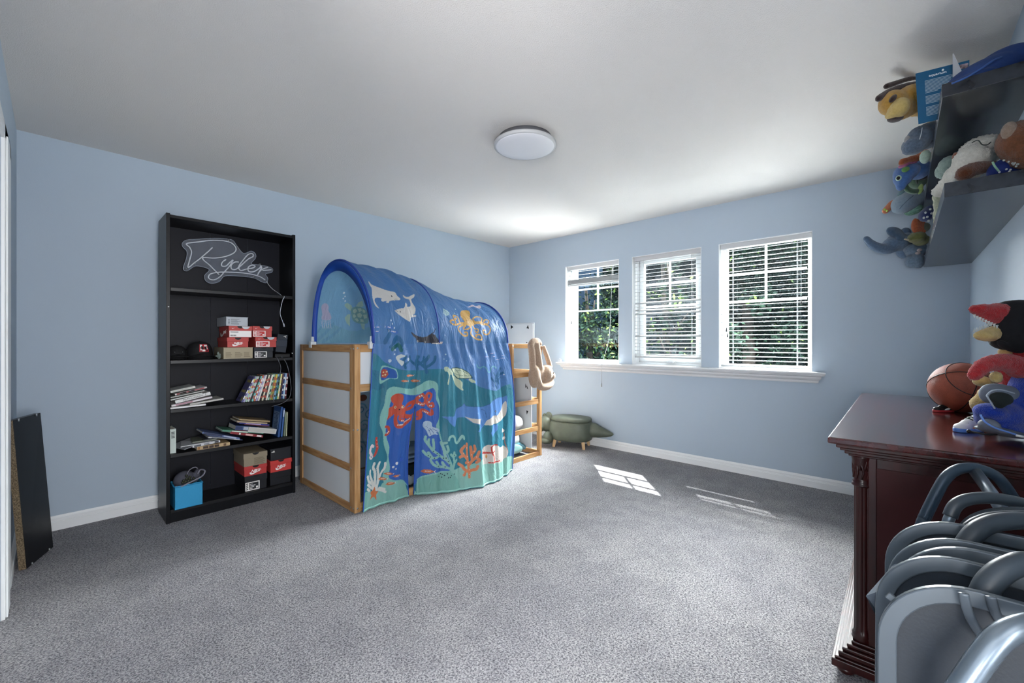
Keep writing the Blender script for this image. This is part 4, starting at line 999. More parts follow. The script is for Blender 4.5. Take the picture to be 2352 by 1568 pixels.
('P','#efe4da',0.0,[(1276,-113),(1267,-119),(1276,-124),(1270,-119)]),
('P','#5c86c8',0.0,[(1204,-116),(1224,-110),(1250,-110),(1270,-119),(1247,-124),(1221,-124)]),
('L','#f3e9dd',1.4,[(1227,-119),(1253,-119)]),
('P','#efe4da',0.0,[(1392,-107),(1380,-113),(1389,-121),(1383,-113)]),
('P','#5c86c8',0.0,[(1314,-113),(1337,-104),(1363,-107),(1383,-113),(1360,-119),(1334,-119)]),
('L','#f3e9dd',1.4,[(1340,-113),(1366,-113)]),
('P','#efe4da',0.0,[(1314,-142),(1302,-151),(1311,-157),(1308,-151)]),
('P','#5c86c8',0.0,[(1241,-148),(1262,-142),(1288,-142),(1305,-151),(1285,-157),(1259,-154)]),
('L','#f3e9dd',1.4,[(1264,-148),(1290,-148)]),
('P','#efe4da',0.0,[(1380,-133),(1372,-139),(1378,-145),(1375,-139)]),
('P','#5c86c8',0.0,[(1314,-139),(1334,-133),(1357,-133),(1375,-139),(1354,-145),(1331,-145)]),
('L','#f3e9dd',1.2,[(1334,-139),(1360,-139)]),
('P','#efe4da',0.0,[(9,66),(17,72),(12,78),(15,72)]),
('P','#4a76c0',0.0,[(72,75),(55,69),(32,69),(17,72),(35,78),(58,78)]),
('L','#f3e9dd',1.9,[(52,72),(29,72)]),
('P','#efe4da',0.0,[(93,69),(107,75),(99,84),(102,75)]),
('P','#4a76c0',0.0,[(174,69),(151,66),(122,66),(104,75),(128,81),(157,78)]),
('L','#f3e9dd',2.4,[(148,72),(122,75)]),
('P','#efe4da',0.0,[(122,48),(136,54),(128,63),(130,54)]),
('P','#4a76c0',0.0,[(218,48),(191,42),(157,45),(133,54),(162,60),(197,57)]),
('L','#f3e9dd',2.8,[(188,51),(154,54)]),
('P','#efe4da',0.0,[(3,45),(12,51),(6,54),(9,48)]),
('P','#4a76c0',0.0,[(61,51),(44,45),(23,45),(9,48),(23,54),(46,54)]),
('L','#f3e9dd',1.7,[(41,51),(20,51)]),
('D','#e8ecf0',11.0,[(247,-880)]),
('D','#e8ecf0',8.1,[(223,-904)]),
('D','#e8ecf0',5.9,[(241,-919),(1340,-291)]),
('L','#9fd0c8',19.1,[(652,-767),(661,-749),(690,-740),(710,-758),(716,-791),(742,-800),(766,-773),(786,-752),(800,-776),(797,-761)]),
('L','#6fb4bd',9.3,[(1021,-187),(1032,-208),(1056,-217),(1093,-205),(1116,-223),(1134,-255),(1166,-255),(1189,-220),(1221,-208),(1250,-226)]),
('P','#d9cdc6',0.0,[(957,-1005),(966,-916),(992,-877),(1058,-865),(1154,-883),(1206,-916),(1262,-910),(1302,-934),(1322,-993),(1256,-1023),(1166,-1026),(974,-1002)]),
('L','#c0443c',10.3,[(972,-916),(1073,-928),(1076,-889),(1105,-874),(1154,-880)]),
('L','#c0443c',14.7,[(1076,-889),(1082,-934),(1105,-970),(1105,-1005)]),
('L','#c0443c',8.8,[(1041,-1002),(1111,-1011),(1183,-1008)]),
('L','#c0443c',7.4,[(977,-907),(1073,-928),(1122,-925)]),
('D','#d89a5c',14.7,[(1021,-949)]),
('L','#7c3c2c',3.7,[(1021,-946),(1018,-964)]),
('P','#e4dcd2',0.0,[(1177,-910),(1262,-907),(1311,-937),(1308,-1011),(1253,-1029),(1160,-967)]),
('L','#cf7c5c',5.9,[(1288,-809),(1290,-856),(1296,-904),(1331,-978)]),
('D','#e9d7cd',11.8,[(1264,-776),(1282,-788),(1270,-851),(1256,-788),(1285,-848)]),
('D','#2c2c2c',2.9,[(1273,-782),(1279,-854)]),
('P','#c9d8bd',0.0,[(652,-193),(682,-190),(710,-208),(740,-217),(737,-264),(705,-255),(690,-309),(676,-336),(670,-318),(690,-267),(679,-232),(655,-223)]),
('P','#c9d8bd',0.0,[(728,-258),(800,-297),(835,-330),(829,-371),(841,-392),(812,-386),(771,-348),(740,-300)]),
('P','#c9d8bd',0.0,[(911,-291),(963,-321),(966,-339),(928,-333),(899,-309)]),
('P','#2f5a56',0.0,[(719,-208),(757,-199),(818,-205),(884,-232),(922,-261),(942,-291),(916,-300),(809,-294),(777,-285),(745,-246)]),
('P','#d9e3c6',0.0,[(731,-211),(760,-205),(818,-211),(882,-238),(916,-264),(931,-288),(911,-294),(812,-288),(786,-279),(754,-243)]),
('L','#4c7a6c',2.3,[(771,-208),(806,-249)]),
('L','#4c7a6c',2.3,[(815,-214),(864,-270)]),
('L','#4c7a6c',2.3,[(876,-238),(914,-276)]),
('L','#4c7a6c',2.3,[(754,-241),(795,-261),(856,-273),(928,-276)]),
('L','#4c7a6c',2.3,[(806,-249),(809,-270),(809,-288)]),
('L','#4c7a6c',2.3,[(768,-229),(829,-226),(890,-255)]),
('L','#4c7a6c',2.3,[(864,-273),(864,-291)]),
('D','#222',2.9,[(679,-199)]),
('P','#d9ab5e',0.0,[(908,271),(951,313),(1003,343),(1041,340),(1044,304),(1018,250),(1027,218),(1076,206),(1154,215),(1128,179),(1053,173),(1009,152),(977,125),(954,143),(902,143),(870,140),(858,164),(914,173),(905,200),(896,230)]),
('L','#d9ab5e',13.9,[(890,155),(847,149),(800,131),(760,137),(748,152),(780,170),(809,164),(803,146)]),
('L','#d9ab5e',13.9,[(858,164),(858,206),(838,221),(806,215),(797,194),(812,182),(832,197)]),
('L','#d9ab5e',13.9,[(1050,212),(1041,230),(1093,262),(1154,274),(1172,253),(1143,212)]),
('L','#d9ab5e',13.9,[(1140,206),(1189,191),(1224,194),(1238,233),(1204,239),(1174,212)]),
('L','#d9ab5e',13.9,[(1070,191),(1128,179),(1204,176),(1230,137),(1206,90),(1166,72),(1131,84),(1128,114),(1154,114)]),
('L','#d9ab5e',13.9,[(902,143),(847,125),(826,99),(847,72),(884,51),(925,57),(922,81),(896,78)]),
('L','#d9ab5e',13.9,[(983,149),(983,114),(966,72),(989,51),(1041,30),(1096,27),(1096,54),(1073,69),(1030,63),(1041,51)]),
('L','#d9ab5e',13.9,[(1021,155),(1030,125),(1067,120),(1053,87),(1030,102)]),
('L','#d9ab5e',13.9,[(919,140),(887,111),(928,108),(963,125)]),
('D','#f1e3c8',2.9,[(1067,245),(1090,253),(1114,262),(1140,271),(1198,209),(1215,206),(1218,161),(1221,128),(1198,93),(1157,75),(1006,42),(1041,27),(1076,27),(838,75),(870,54),(757,152),(768,131),(800,131),(841,218)]),
('D','#4a3420',4.1,[(908,206),(998,230)]),
('L','#9a6c34',2.3,[(937,191),(954,191),(969,200)]),
('P','#b9d9dc',0.0,[(705,253),(745,250),(768,233),(751,206),(713,191),(690,206)]),
('L','#4a84a8',1.7,[(708,245),(725,203)]),
('L','#4a84a8',1.7,[(708,245),(751,215)]),
('L','#4a84a8',1.7,[(708,245),(702,203)]),
('P','#d9cbd3',0.0,[(1090,435),(1160,468),(1256,506),(1314,512),(1293,465),(1232,426),(1195,426),(1172,444),(1102,426)]),
('D','#bfe0e8',6.4,[(870,304)]),
('D','#bfe0e8',5.8,[(829,247),(670,-89)]),
('D','#bfe0e8',4.6,[(864,245),(655,-127),(676,-142)]),
('P','#33343f',0.0,[(328,54),(371,39),(426,30),(478,33),(522,48),(560,45),(583,27),(624,3),(580,-5),(513,1),(447,3),(386,6),(374,21),(345,33)]),
('L','#33343f',4.6,[(522,48),(554,60),(577,84)]),
('P','#e6ddd4',0.0,[(519,1),(594,3),(624,9),(644,6),(635,-5),(594,-5)]),
('D','#ddd',5.2,[(392,9),(461,6)]),
('D','#222',2.3,[(392,9),(461,6)]),
('P','#ddd9d2',0.0,[(55,369),(67,343),(99,328),(145,316),(206,313),(249,304),(261,274),(278,256),(267,245),(218,242),(177,230),(160,215),(139,218),(148,227),(113,221),(102,230),(110,242),(64,242),(46,221),(55,197),(70,176),(44,188),(35,215),(38,256),(55,310),(49,337)]),
('P','#ddd9d2',0.0,[(319,292),(339,283),(374,289),(435,316),(421,289),(392,271),(389,245),(406,206),(389,167),(360,152),(394,155),(389,146),(339,134),(325,111),(293,120),(258,137),(229,152),(203,170),(206,173),(255,188),(293,194),(313,227),(328,224),(325,203),(362,215),(371,250),(365,265),(319,268)]),
('D','#2c3440',5.7,[(212,271)]),
('D','#2c3440',4.3,[(252,167)]),
('L','#6a7a8c',2.1,[(229,250),(252,253)]),
('L','#6a7a8c',2.1,[(212,173),(232,167)]),
('P','#dfe6e2',0.0,[(200,-95),(238,-80),(278,-92),(249,-104),(229,-116),(267,-136),(252,-166),(232,-148),(203,-116)]),
('D','#cfe2ee',12.1,[(145,-124)]),
('D','#cfe2ee',11.4,[(307,-119)]),
('D','#cfe2ee',7.1,[(183,-77),(188,-47)]),
('D','#cfe2ee',5.0,[(157,111),(165,93),(180,72)]),
('P','#8fc8c0',0.0,[(78,-169),(107,-157),(154,-172),(206,-193),(218,-258),(151,-255),(87,-288),(70,-238)]),
('P','#2a5fae',0.0,[(87,-181),(116,-169),(154,-178),(200,-199),(212,-252),(142,-249),(99,-264),(78,-226)]),
('P','#c0503a',0.0,[(84,-193),(102,-181),(130,-190),(142,-223),(122,-246),(90,-241)]),
('D','#f0d8a0',5.7,[(104,-205),(119,-223),(102,-229),(128,-202)]),
('P','#7fb0c4',0.0,[(6,1500),(12,1440),(142,1395),(293,1434),(371,1431),(502,1392),(539,1500)]),
('L','#74a5c2',18.6,[(38,1485),(96,1449),(157,1395)]),
('L','#74a5c2',17.1,[(75,1494),(160,1458),(218,1419)]),
('L','#74a5c2',14.3,[(32,1449),(58,1419)]),
('P','#a9c6b4',0.0,[(235,1256),(255,1244),(290,1256),(310,1289),(287,1298),(261,1286),(238,1271)]),
('P','#a9c6b4',0.0,[(293,1322),(293,1365),(296,1407),(267,1386),(247,1353),(267,1328)]),
('P','#a9c6b4',0.0,[(389,1380),(429,1380),(429,1425),(403,1416)]),
('P','#a9c6b4',0.0,[(331,1262),(348,1229),(383,1214),(403,1253),(386,1265)]),
('P','#7fa9a4',0.0,[(293,1289),(316,1268),(371,1265),(420,1280),(452,1316),(452,1377),(368,1383),(319,1365),(302,1328)]),
('P','#b7cdb6',0.0,[(310,1289),(334,1280),(351,1298),(334,1316),(313,1310)]),
('P','#b7cdb6',0.0,[(348,1280),(380,1274),(394,1292),(371,1304)]),
('P','#b7cdb6',0.0,[(397,1280),(423,1289),(420,1307),(400,1304)]),
('P','#b7cdb6',0.0,[(316,1325),(334,1322),(348,1337),(331,1349),(319,1343)]),
('P','#b7cdb6',0.0,[(354,1319),(380,1310),(400,1325),(389,1346),(360,1340)]),
('P','#b7cdb6',0.0,[(406,1322),(435,1316),(444,1340),(418,1349)]),
('P','#b7cdb6',0.0,[(334,1356),(357,1349),(374,1365),(360,1374)]),
('P','#b7cdb6',0.0,[(386,1353),(412,1356),(418,1374),(389,1374)]),
('D','#dfe8ea',10.0,[(209,1166)]),
('D','#dfe8ea',5.7,[(226,1196),(215,1214),(235,1232)]),
('P','#b9b4cc',0.0,[(49,1292),(64,1268),(87,1265),(107,1286),(107,1310),(125,1334),(136,1362),(110,1374),(61,1371),(61,1337)]),
('L','#c6c9d8',5.0,[(70,1371),(64,1392),(75,1425)]),
('L','#c6c9d8',5.0,[(81,1371),(81,1392),(90,1425)]),
('L','#c6c9d8',5.0,[(96,1371),(96,1392),(107,1422)]),
('L','#c6c9d8',5.0,[(110,1371),(113,1392),(122,1422)]),
('L','#c6c9d8',5.0,[(125,1368),(130,1392),(139,1422)]),
]
def tent_pt(u, t):
    """u 0..1 along the bed, t metres: >0 over the hoops (0..1.5), <0 down the curtain (0..-1.16)"""
    u = np.asarray(u, float); t = np.asarray(t, float)
    ph = np.clip(t, 0, 1.5) / 1.5 * PI
    xf = 1.515 + 1.372 * u; xb_ = 1.415 + 1.49 * u
    k = np.sin(ph / 2) ** 2
    x = xf * (1 - k) + xb_ * k
    zr = np.interp(x, [1.45, 1.85, 2.146, 2.3, 2.49, 2.70, 2.907], [1.795, 1.765, 1.70, 1.635, 1.580, 1.562, 1.563])
    y = 3.105 - .385 * np.cos(ph) + .06 * np.sin(ph) ** 2
    z = 1.16 + (zr - 1.16) * np.sin(ph) ** .88
    v = np.clip(-t, 0, 1.16) / 1.16
    us = .27
    xh = np.where(u <= us, 1.432 + (1.85 - 1.432) * u / us, 1.858 + (2.81 - 1.858) * (u - us) / (1 - us))
    b = np.interp(u, [0, .15, .27, .29, .45, .6, .75, .9, 1.0], [.0, .02, .015, -.03, -.14, -.23, -.235, -.19, -.11])
    cx = xf + (xh - xf) * v ** .9
    # right edge stays up near the post before swinging in
    cx = cx + .09 * u ** 3 * np.sin(np.minimum(v, 1) * PI) 
    cy = 2.72 + b * v ** 1.4
    cz = 1.16 - 1.155 * v
    # the two flaps part around the slit
    g = np.clip((v - .42) / .58, 0, 1)
    gap = np.sin(np.minimum(g * 1.0, 1) ** .8 * PI * .78) * .058
    cx = cx - gap * np.where(u <= us, np.exp(-(us - u) / .05), 0) 
    c = t < 0
    return np.where(c, cx, x), np.where(c, cy, y), np.where(c, cz, z)

def inpoly(px, py, poly):
    c = np.zeros(px.shape, bool); n = len(poly)
    for i in range(n):
        x0, y0 = poly[i]; x1, y1 = poly[(i + 1) % n]
        if y0 == y1: continue
        m = ((y0 > py) != (y1 > py)) & (px < (x1 - x0) * (py - y0) / (y1 - y0) + x0)
        c ^= m
    return c
def distline(px, py, pts):
    d = np.full(px.shape, 1e9)
    for i in range(len(pts) - 1):
        ax, ay = pts[i]; bx, by = pts[i + 1]; vx, vy = bx - ax, by - ay; L2 = vx * vx + vy * vy + 1e-9
        k = np.clip(((px - ax) * vx + (py - ay) * vy) / L2, 0, 1)
        d = np.minimum(d, np.hypot(px - ax - k * vx, py - ay - k * vy))
    return d
def paint(U, V, base):
    """U, V: fabric coordinates in millimetres; the printed pattern of the cloth"""
    colr = np.empty((U.size, 4), np.float32); colr[:] = base
    n_p = len(PRINT)
    for k, (kind, c, w, pts) in enumerate(PRINT):
        xs = [p[0] for p in pts]; ys = [p[1] for p in pts]; mg = w + 12
        idx = np.nonzero((U > min(xs) - mg) & (U < max(xs) + mg) & (V > min(ys) - mg) & (V < max(ys) + mg))[0]
        if idx.size == 0: continue
        a, b = U[idx], V[idx]; cc = np.array(lin(c), np.float32)
        if kind == 'P':
            q = [(p.x, p.y) for p in spline(pts, 4, True)] if len(pts) > 7 else pts
            # light outline around the motifs
            m = inpoly(a, b, q)
        elif kind == 'L':
            q = [(p.x, p.y) for p in spline(pts, 5)] if len(pts) > 2 else pts
            m = distline(a, b, q) < max(w / 2, 1.6)
        else:
            m = np.zeros(a.shape, bool)
            for p in pts: m |= (a - p[0]) ** 2 + (b - p[1]) ** 2 < max(w / 1.0, 2.2) ** 2
        colr[idx[m]] = cc
    return colr
def fabric_mat():
    m = bpy.data.materials.new('printed_tent_fabric'); m.use_nodes = True
    nt = m.node_tree; b = nt.nodes['Principled BSDF']; out = nt.nodes['Material Output']
    at = nt.nodes.new('ShaderNodeAttribute'); at.attribute_name = 'print'
    nt.links.new(at.outputs['Color'], b.inputs['Base Color']); b.inputs['Roughness'].default_value = .42
    b.inputs['Specular IOR Level'].default_value = .45
    tr = nt.nodes.new('ShaderNodeBsdfTranslucent'); nt.links.new(at.outputs['Color'], tr.inputs['Color'])
    mx = nt.nodes.new('ShaderNodeMixShader'); mx.inputs[0].default_value = .35
    nt.links.new(b.outputs[0], mx.inputs[1]); nt.links.new(tr.outputs[0], mx.inputs[2]); nt.links.new(mx.outputs[0], out.inputs[0])
    tc = nt.nodes.new('ShaderNodeTexCoord'); mp = nt.nodes.new('ShaderNodeMapping'); mp.inputs['Scale'].default_value = (14, 14, 5)
    mp.inputs['Rotation'].default_value = (0, .35, 0)
    n1 = nt.nodes.new('ShaderNodeTexNoise'); n1.inputs['Scale'].default_value = 1.0; n1.inputs['Detail'].default_value = 5; n1.inputs['Distortion'].default_value = 1.6
    nt.links.new(tc.outputs['Object'], mp.inputs[0]); nt.links.new(mp.outputs[0], n1.inputs['Vector'])
    bp = nt.nodes.new('ShaderNodeBump'); bp.inputs['Strength'].default_value = .55; bp.inputs['Distance'].default_value = .03
    nt.links.new(n1.outputs[0], bp.inputs['Height']); nt.links.new(bp.outputs[0], b.inputs['Normal']); nt.links.new(bp.outputs[0], tr.inputs['Normal'])
    return m
M_fab = fabric_mat()
tent = thing('bed_tent', 'blue arched bed tent printed with whale, octopus, turtles, dolphins and coral', 'bed tent', (2.2, 3.0, 0))
def folds(u, t):
    v = np.clip(-t / 1.16, 0, 1)
    a = .011 * np.sin(u * 31 + 1.2 + 1.5 * np.sin(u * 9)) + .007 * np.sin(u * 67 + 3 * v) + .004 * np.sin(u * 120 + 5 * v + 2)
    g = np.minimum(1, v * 3.2) * np.exp(-0 * v)
    w1 = .014 * np.exp(-((u - .42) / .02) ** 2) * (1 - np.clip(-t * 2.5, 0, 1))
    br = .006 * np.sin(u * 85 + t * 14) * np.exp(-((t + .06) / .10) ** 2)
    return a * g * .9 + br + 0 * w1
def cloth(name, u0, u1, t0, t1, base):
    nu = max(8, int((u1 - u0) * 1450 / 3.0)); nt_c = int((t1 - t0) * 1000 / 3.0)
    u, t = np.meshgrid(np.linspace(u0, u1, nu + 1), np.linspace(t0, t1, nt_c + 1)); u = u.ravel(); t = t.ravel()
    x, y, z = tent_pt(u, t)
    f = folds(u, t); arch = np.clip(t, 0, 1.5) / 1.5 * PI
    # sag between hoops and slack wrinkles over the arches
    s = np.where(t > 0, .010 * np.sin(u * 58 + t * 9) * np.sin((u % .5) * 6.28) * np.sin(arch), 0)
    y = y - f * np.where(t > 0, np.cos(np.minimum(arch, PI / 2)), 1) - s * np.cos(arch) ; z = z + s * np.sin(arch)
    bcol = np.tile(np.array(lin(base), np.float32), (u.size, 1)); bcol[t > .80] = lin('#82b2d0')  # back half painted lighter, standing for light through the cloth
    col_ = paint(u * 1450, t * 1000, bcol)
    W = WM(tent).inverted(); tx = W.translation
    co = np.stack([x + tx.x, y + tx.y, z + tx.z], 1).astype(np.float32)
    n0 = nu + 1
    ii = (np.arange(nt_c)[:, None] * n0 + np.arange(nu)[None, :]).ravel()
    faces = np.stack([ii, ii + 1, ii + n0 + 1, ii + n0], 1).astype(np.int32)
    me = bpy.data.meshes.new(name); me.vertices.add(len(co)); me.vertices.foreach_set('co', co.ravel())
    me.loops.add(faces.size); me.loops.foreach_set('vertex_index', faces.ravel())
    me.polygons.add(len(faces)); me.polygons.foreach_set('loop_start', np.arange(0, faces.size, 4, dtype=np.int32))
    try: me.polygons.foreach_set('loop_total', np.full(len(faces), 4, np.int32))
    except Exception: pass
    me.update(calc_edges=True); me.validate()
    me.polygons.foreach_set('use_smooth', np.ones(len(me.polygons), bool))
    ca = me.color_attributes.new('print', 'FLOAT_COLOR', 'POINT'); ca.data.foreach_set('color', col_.ravel())
    me.materials.append(M_fab)
    o = bpy.data.objects.new(name, me); COL.objects.link(o); o.parent = tent
    return o
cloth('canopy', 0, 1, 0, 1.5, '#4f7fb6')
cloth('curtain_flap', 0, .27, -1.16, 0, '#5585c0')
cloth('curtain_flap', .27001, 1, -1.16, 0, '#5585c0')
def tp(u, t, off=0.0):
    x, y, z = tent_pt(u, t); f = float(folds(np.array(u), np.array(t)))
    return Vector((float(x), float(y) - f * (1 if t <= 0 else math.cos(min(t / 1.5 * PI, PI / 2))), float(z)))
M_navy = mat('tent_trim_blue', '#1b4aa6', .5); M_navy2 = mat('tent_sleeve_blue', '#1c3f94', .5)
for u in (0.0, .42, 1.0):
    pts = [tp(u, 1.5 * k / 40) for k in range(41)]
    q = MB(); q.tube([p + Vector((0, 0, .003)) for p in pts], .009 if u != .42 else .006, 8); q.build('hoop_sleeve', M_navy2, tent)
# radial hem band inside the near hoop, and its twin at the far hoop
for u, wd in ((0.0, .14), (1.0, .05)):
    c = Vector((float(tent_pt(u, .75)[0]), 3.12, 1.10)); q = MB()
    pts = [tp(u, 1.5 * k / 48) for k in range(49)]
    v = []
    for k, p in enumerate(pts):
        d = (c - p); d.normalize(); w_ = wd * (.12 + .60 * max(0.0, math.sin(PI * min(1.0, (k + 4) / 38.0))))
        sx = .0 if u == 0 else -.0
        v += [p + Vector((-.012 + sx, 0, -.004)), p + d * w_ + Vector((.02, 0, 0))]
    q.add(v, [(2 * k, 2 * k + 1, 2 * k + 3, 2 * k + 2) for k in range(48)], True); q.build('hoop_band', M_navy, tent, solid=.002)
for u, s0 in ((.0, 1), (.27, 1), (.27001, -1), (1, 1)):
    q = MB(); k0 = 25 if .2 < u < .3 else 0; q.tube([tp(u, -1.155 * k / 60) for k in range(k0, 61)], .004, 6); q.build('piping', M_navy, tent)
q = MB()
for (ua, ub) in ((0.0, .27), (.27001, 1.0)):
    v = []
    m_n = int((ub - ua) * 160)
    for k in range(m_n + 1):
        p = tp(ua + (ub - ua) * k / m_n, -1.155); v += [p + Vector((0, -.002, .012)), p + Vector((0, -.004, .0005))]
    qq = MB(); qq.add(v, [(2 * k, 2 * k + 1, 2 * k + 3, 2 * k + 2) for k in range(m_n)], True); qq.build('hem', mat('hem_mint', '#8fc4ba', .6), tent, solid=.0015)
for (x, y) in ((1.512, 2.742), (1.405, 3.478)):
    q = MB(); q.obox((x, y, 1.150), (.045, .045, .05)); q.cyl((x, y, 1.165), (x, y, 1.215), .014, .010, 14); q.build('hoop_clip', M_vinyl, tent, bevel=.004)
# care label at the cave
q = MB(); pz = tp(.20, -.86); q.obox(pz + Vector((0, -.006, 0)), (.022, .0015, .026)); q.build('care_tag', M_navy, tent)

# ---- things kept under the bed
t = thing('wall_hanging', 'pale fabric sheet with blue swirls hanging behind the bed posts', 'wall hanging', (1.95, 3.63, .02))
q = MB(); q.box(1.45, 2.75, 3.63, 3.634, .02, .80); q.build('sheet', mat('sheet_pale', '#c5ccd2', .8), t)
for (x, z, r, c) in ((1.90, .56, .055, '#8fb0c4'), (1.98, .50, .05, '#86aac0'), (1.93, .40, .06, '#8fb0bb'), (1.97, .30, .09, '#a7c0c4'), (1.88, .2, .07, '#7fa2b4'), (2.1, .5, .08, '#8fb0c4'), (2.15, .3, .09, '#86aac0')):
    q = MB(); q.tube(spline([(x + r * (1 - k / 14) * math.cos(k * .8), 3.628, z + r * (1 - k / 14) * math.sin(k * .8)) for k in range(12)], 3), .006, 6); q.build('swirl', mat('swirl_' + c.strip('#'), c, .8), t)
q = MB(); q.sph((1.915, 3.625, .66), (.04, .005, .03)); q.build('printed_shell', mat('print_rust', '#8a4c34', .8), t)
t = thing('storage_crate', 'black crate standing in the dark behind the tent opening', 'crate', (1.98, 3.06, .056))
q = MB(); q.box(1.80, 2.22, 2.88, 3.26, .056, .19); q.box(1.79, 2.23, 2.87, 3.27, .175, .195); q.build('crate_body', M_black, t, bevel=.006)
for k, (z0, z1, c, wd) in enumerate(((.196, .225, '#7c8894', 0), (.226, .262, '#8d99a6', .01), (.263, .30, '#77838f', .004))):
    q = MB(); q.sph((2.0, 3.06, (z0 + z1) / 2), (.22 - wd, .19 - wd, (z1 - z0) / 2), nu=28, nv=10)
    # squash the ellipsoid into a folded pad
    q.v = [(2.0 + (abs((p[0] - 2.0) / .22) ** .35) * (.205 - wd) * (1 if p[0] > 2 else -1), 3.06 + (abs((p[1] - 3.06) / .19) ** .35) * (.175 - wd) * (1 if p[1] > 3.06 else -1), p[2]) for p in q.v]
    tag(q.build('folded_blanket', mat('blanket_%d' % k, c, .9, bump=.3), None), ['grey blanket folded at the bottom of the pile on the crate', 'pale grey blanket folded in the middle of the pile', 'grey striped blanket topmost on the pile behind the tent slit'][k], 'blanket', 'folded blankets behind the tent slit')
t = thing('plush_toy', 'small pale plush with a dark eye on the folded blankets', 'soft toy', (1.93, 2.99, .30))
q = MB(); q.sph((1.93, 2.99, .345), (.06, .05, .045)); q.sph((1.95, 3.02, .40), (.04, .04, .03)); q.build('body', plush_mat('sage', '#8fa39a'), t, remesh=.006)
q = MB(); q.sph((1.915, 2.942, .355), (.012, .006, .011)); q.build('eye', M_black, t)
t = thing('crumpled_cloth', 'crumpled grey cloth lying on the bed base behind the tent slit', 'cloth', (1.86, 2.82, .056))
q = MB(); 
for k in range(5): q.sph((1.80 + .03 * k, 2.825 + .008 * (k % 2), .085 + .01 * (k % 3)), (.035, .022, .034), rot=(0, 30 * k, 0))
q.build('cloth', mat('cloth_grey', '#8e9498', .9, bump=.3), t, remesh=.005)

def cushion(name, label, c, size, rot, m_, pw=.42, cat='cushion', fuzz=0, remesh=0):
    M3 = Matrix.Translation(c) @ rotm(*rot).to_4x4(); q = MB(); q.X = M3
    a, b, d = size[0] / 2, size[1] / 2, size[2] / 2
    nu, nv = 28, 18; v = []
    def f_(u, w_):
        th = u * 2 * PI; phi = -PI / 2 + w_ * PI
        cx = math.copysign(abs(math.cos(th)) ** pw, math.cos(th)) * math.cos(phi) ** .8; cy = math.copysign(abs(math.sin(th)) ** pw, math.sin(th)) * math.cos(phi) ** .8
        k = 1 - .35 * max(0, math.hypot(cx, cy) - .55)
        return (a * cx, b * cy, d * math.sin(phi) * (abs(math.sin(phi)) ** -.25 if abs(math.sin(phi)) > 1e-4 else 1) * k)
    q.grid(f_, nu, nv)
    o = q.build(name, m_, None, subsurf=1, fuzz=fuzz); 
    return tag(o, label, cat)
cushion('pillow', 'plump white pillow stuffed under the far end of the bed', (3.13, 2.95, .335), (.30, .16, .30), (80, 0, 15), mat('linen_white', '#dfe3e8', .85, bump=.3), cat='pillow')
cushion('pillow', 'white pillow with a printed face below the plump one under the bed', (3.14, 2.97, .17), (.26, .16, .24), (75, 0, 10), mat('linen_cream', '#d2d8d9', .85, bump=.3), cat='pillow')
cushion('cushion', 'fluffy pale aqua cushion lying on the carpet inside the ladder', (3.10, 2.87, .105), (.26, .16, .10), (12, 4, 12), plush_mat('aqua', '#9ed0cd', '#6fb0b2'), fuzz=.012)
cushion('cushion', 'smooth teal cushion beside the fluffy aqua one', (3.26, 2.98, .10), (.22, .22, .09), (5, 22, 10), plush_mat('tealc', '#5c9db0', '#41819a'))

# ---- bunny hanging from the ladder post
t = thing('plush_bunny', 'beige plush bunny with long ears hanging head down from the ladder post', 'soft toy', (3.36, 2.70, .74))
bg = plush_mat('beige', '#b79e88', '#8f7763')
q = MB(); Y0 = 2.690
def limb(q, pts, r): q.tube(spline(pts, 5), [r[0] + (r[1] - r[0]) * k / (5 * (len(pts) - 1)) for k in range(5 * (len(pts) - 1) + 1)], 12)
limb(q, [(3.185, Y0, 1.15), (3.20, Y0 - .005, 1.06), (3.215, Y0, .97), (3.225, Y0, .89)], (.034, .036))
limb(q, [(3.255, Y0 - .015, 1.165), (3.275, Y0 - .015, 1.07), (3.30, Y0 - .01, .98), (3.33, Y0, .90)], (.034, .038))
limb(q, [(3.19, Y0, 1.14), (3.22, Y0, 1.175), (3.27, Y0, 1.185), (3.34, Y0 + .03, 1.18), (3.40, Y0 + .05, 1.15)], (.034, .024))
limb(q, [(3.42, Y0 + .03, 1.13), (3.45, Y0 + .01, 1.04), (3.48, Y0, .96), (3.50, Y0, .90)], (.024, .028))
q.sph((3.245, Y0, .83), (.062, .06, .12)); limb(q, [(3.25, Y0 - .01, .88), (3.27, Y0 - .02, .78), (3.32, Y0 - .02, .725), (3.40, Y0 - .03, .715), (3.46, Y0 - .03, .735), (3.50, Y0 - .02, .765)], (.045, .032))
q.sph((3.34, Y0 + .02, .85), (.09, .06, .10)); q.sph((3.43, Y0, .850), (.085, .07, .088)); q.sph((3.42, Y0 + .02, .79), (.07, .05, .06)); q.sph((3.50, Y0 - .01, .82), (.048, .05, .045)); q.sph((3.53, Y0 - .01, .81), (.03, .03, .028))
q.build('body', bg, t, remesh=.006, fuzz=.006)
q = MB(); q.sph((3.548, Y0 - .02, .803), (.010, .012, .009)); q.build('nose', mat('nose_brown', '#5a4032', .5), t)
q = MB(); q.sph((3.478, Y0 - .063, .853), (.007, .004, .009)); q.build('eye', M_black, t)

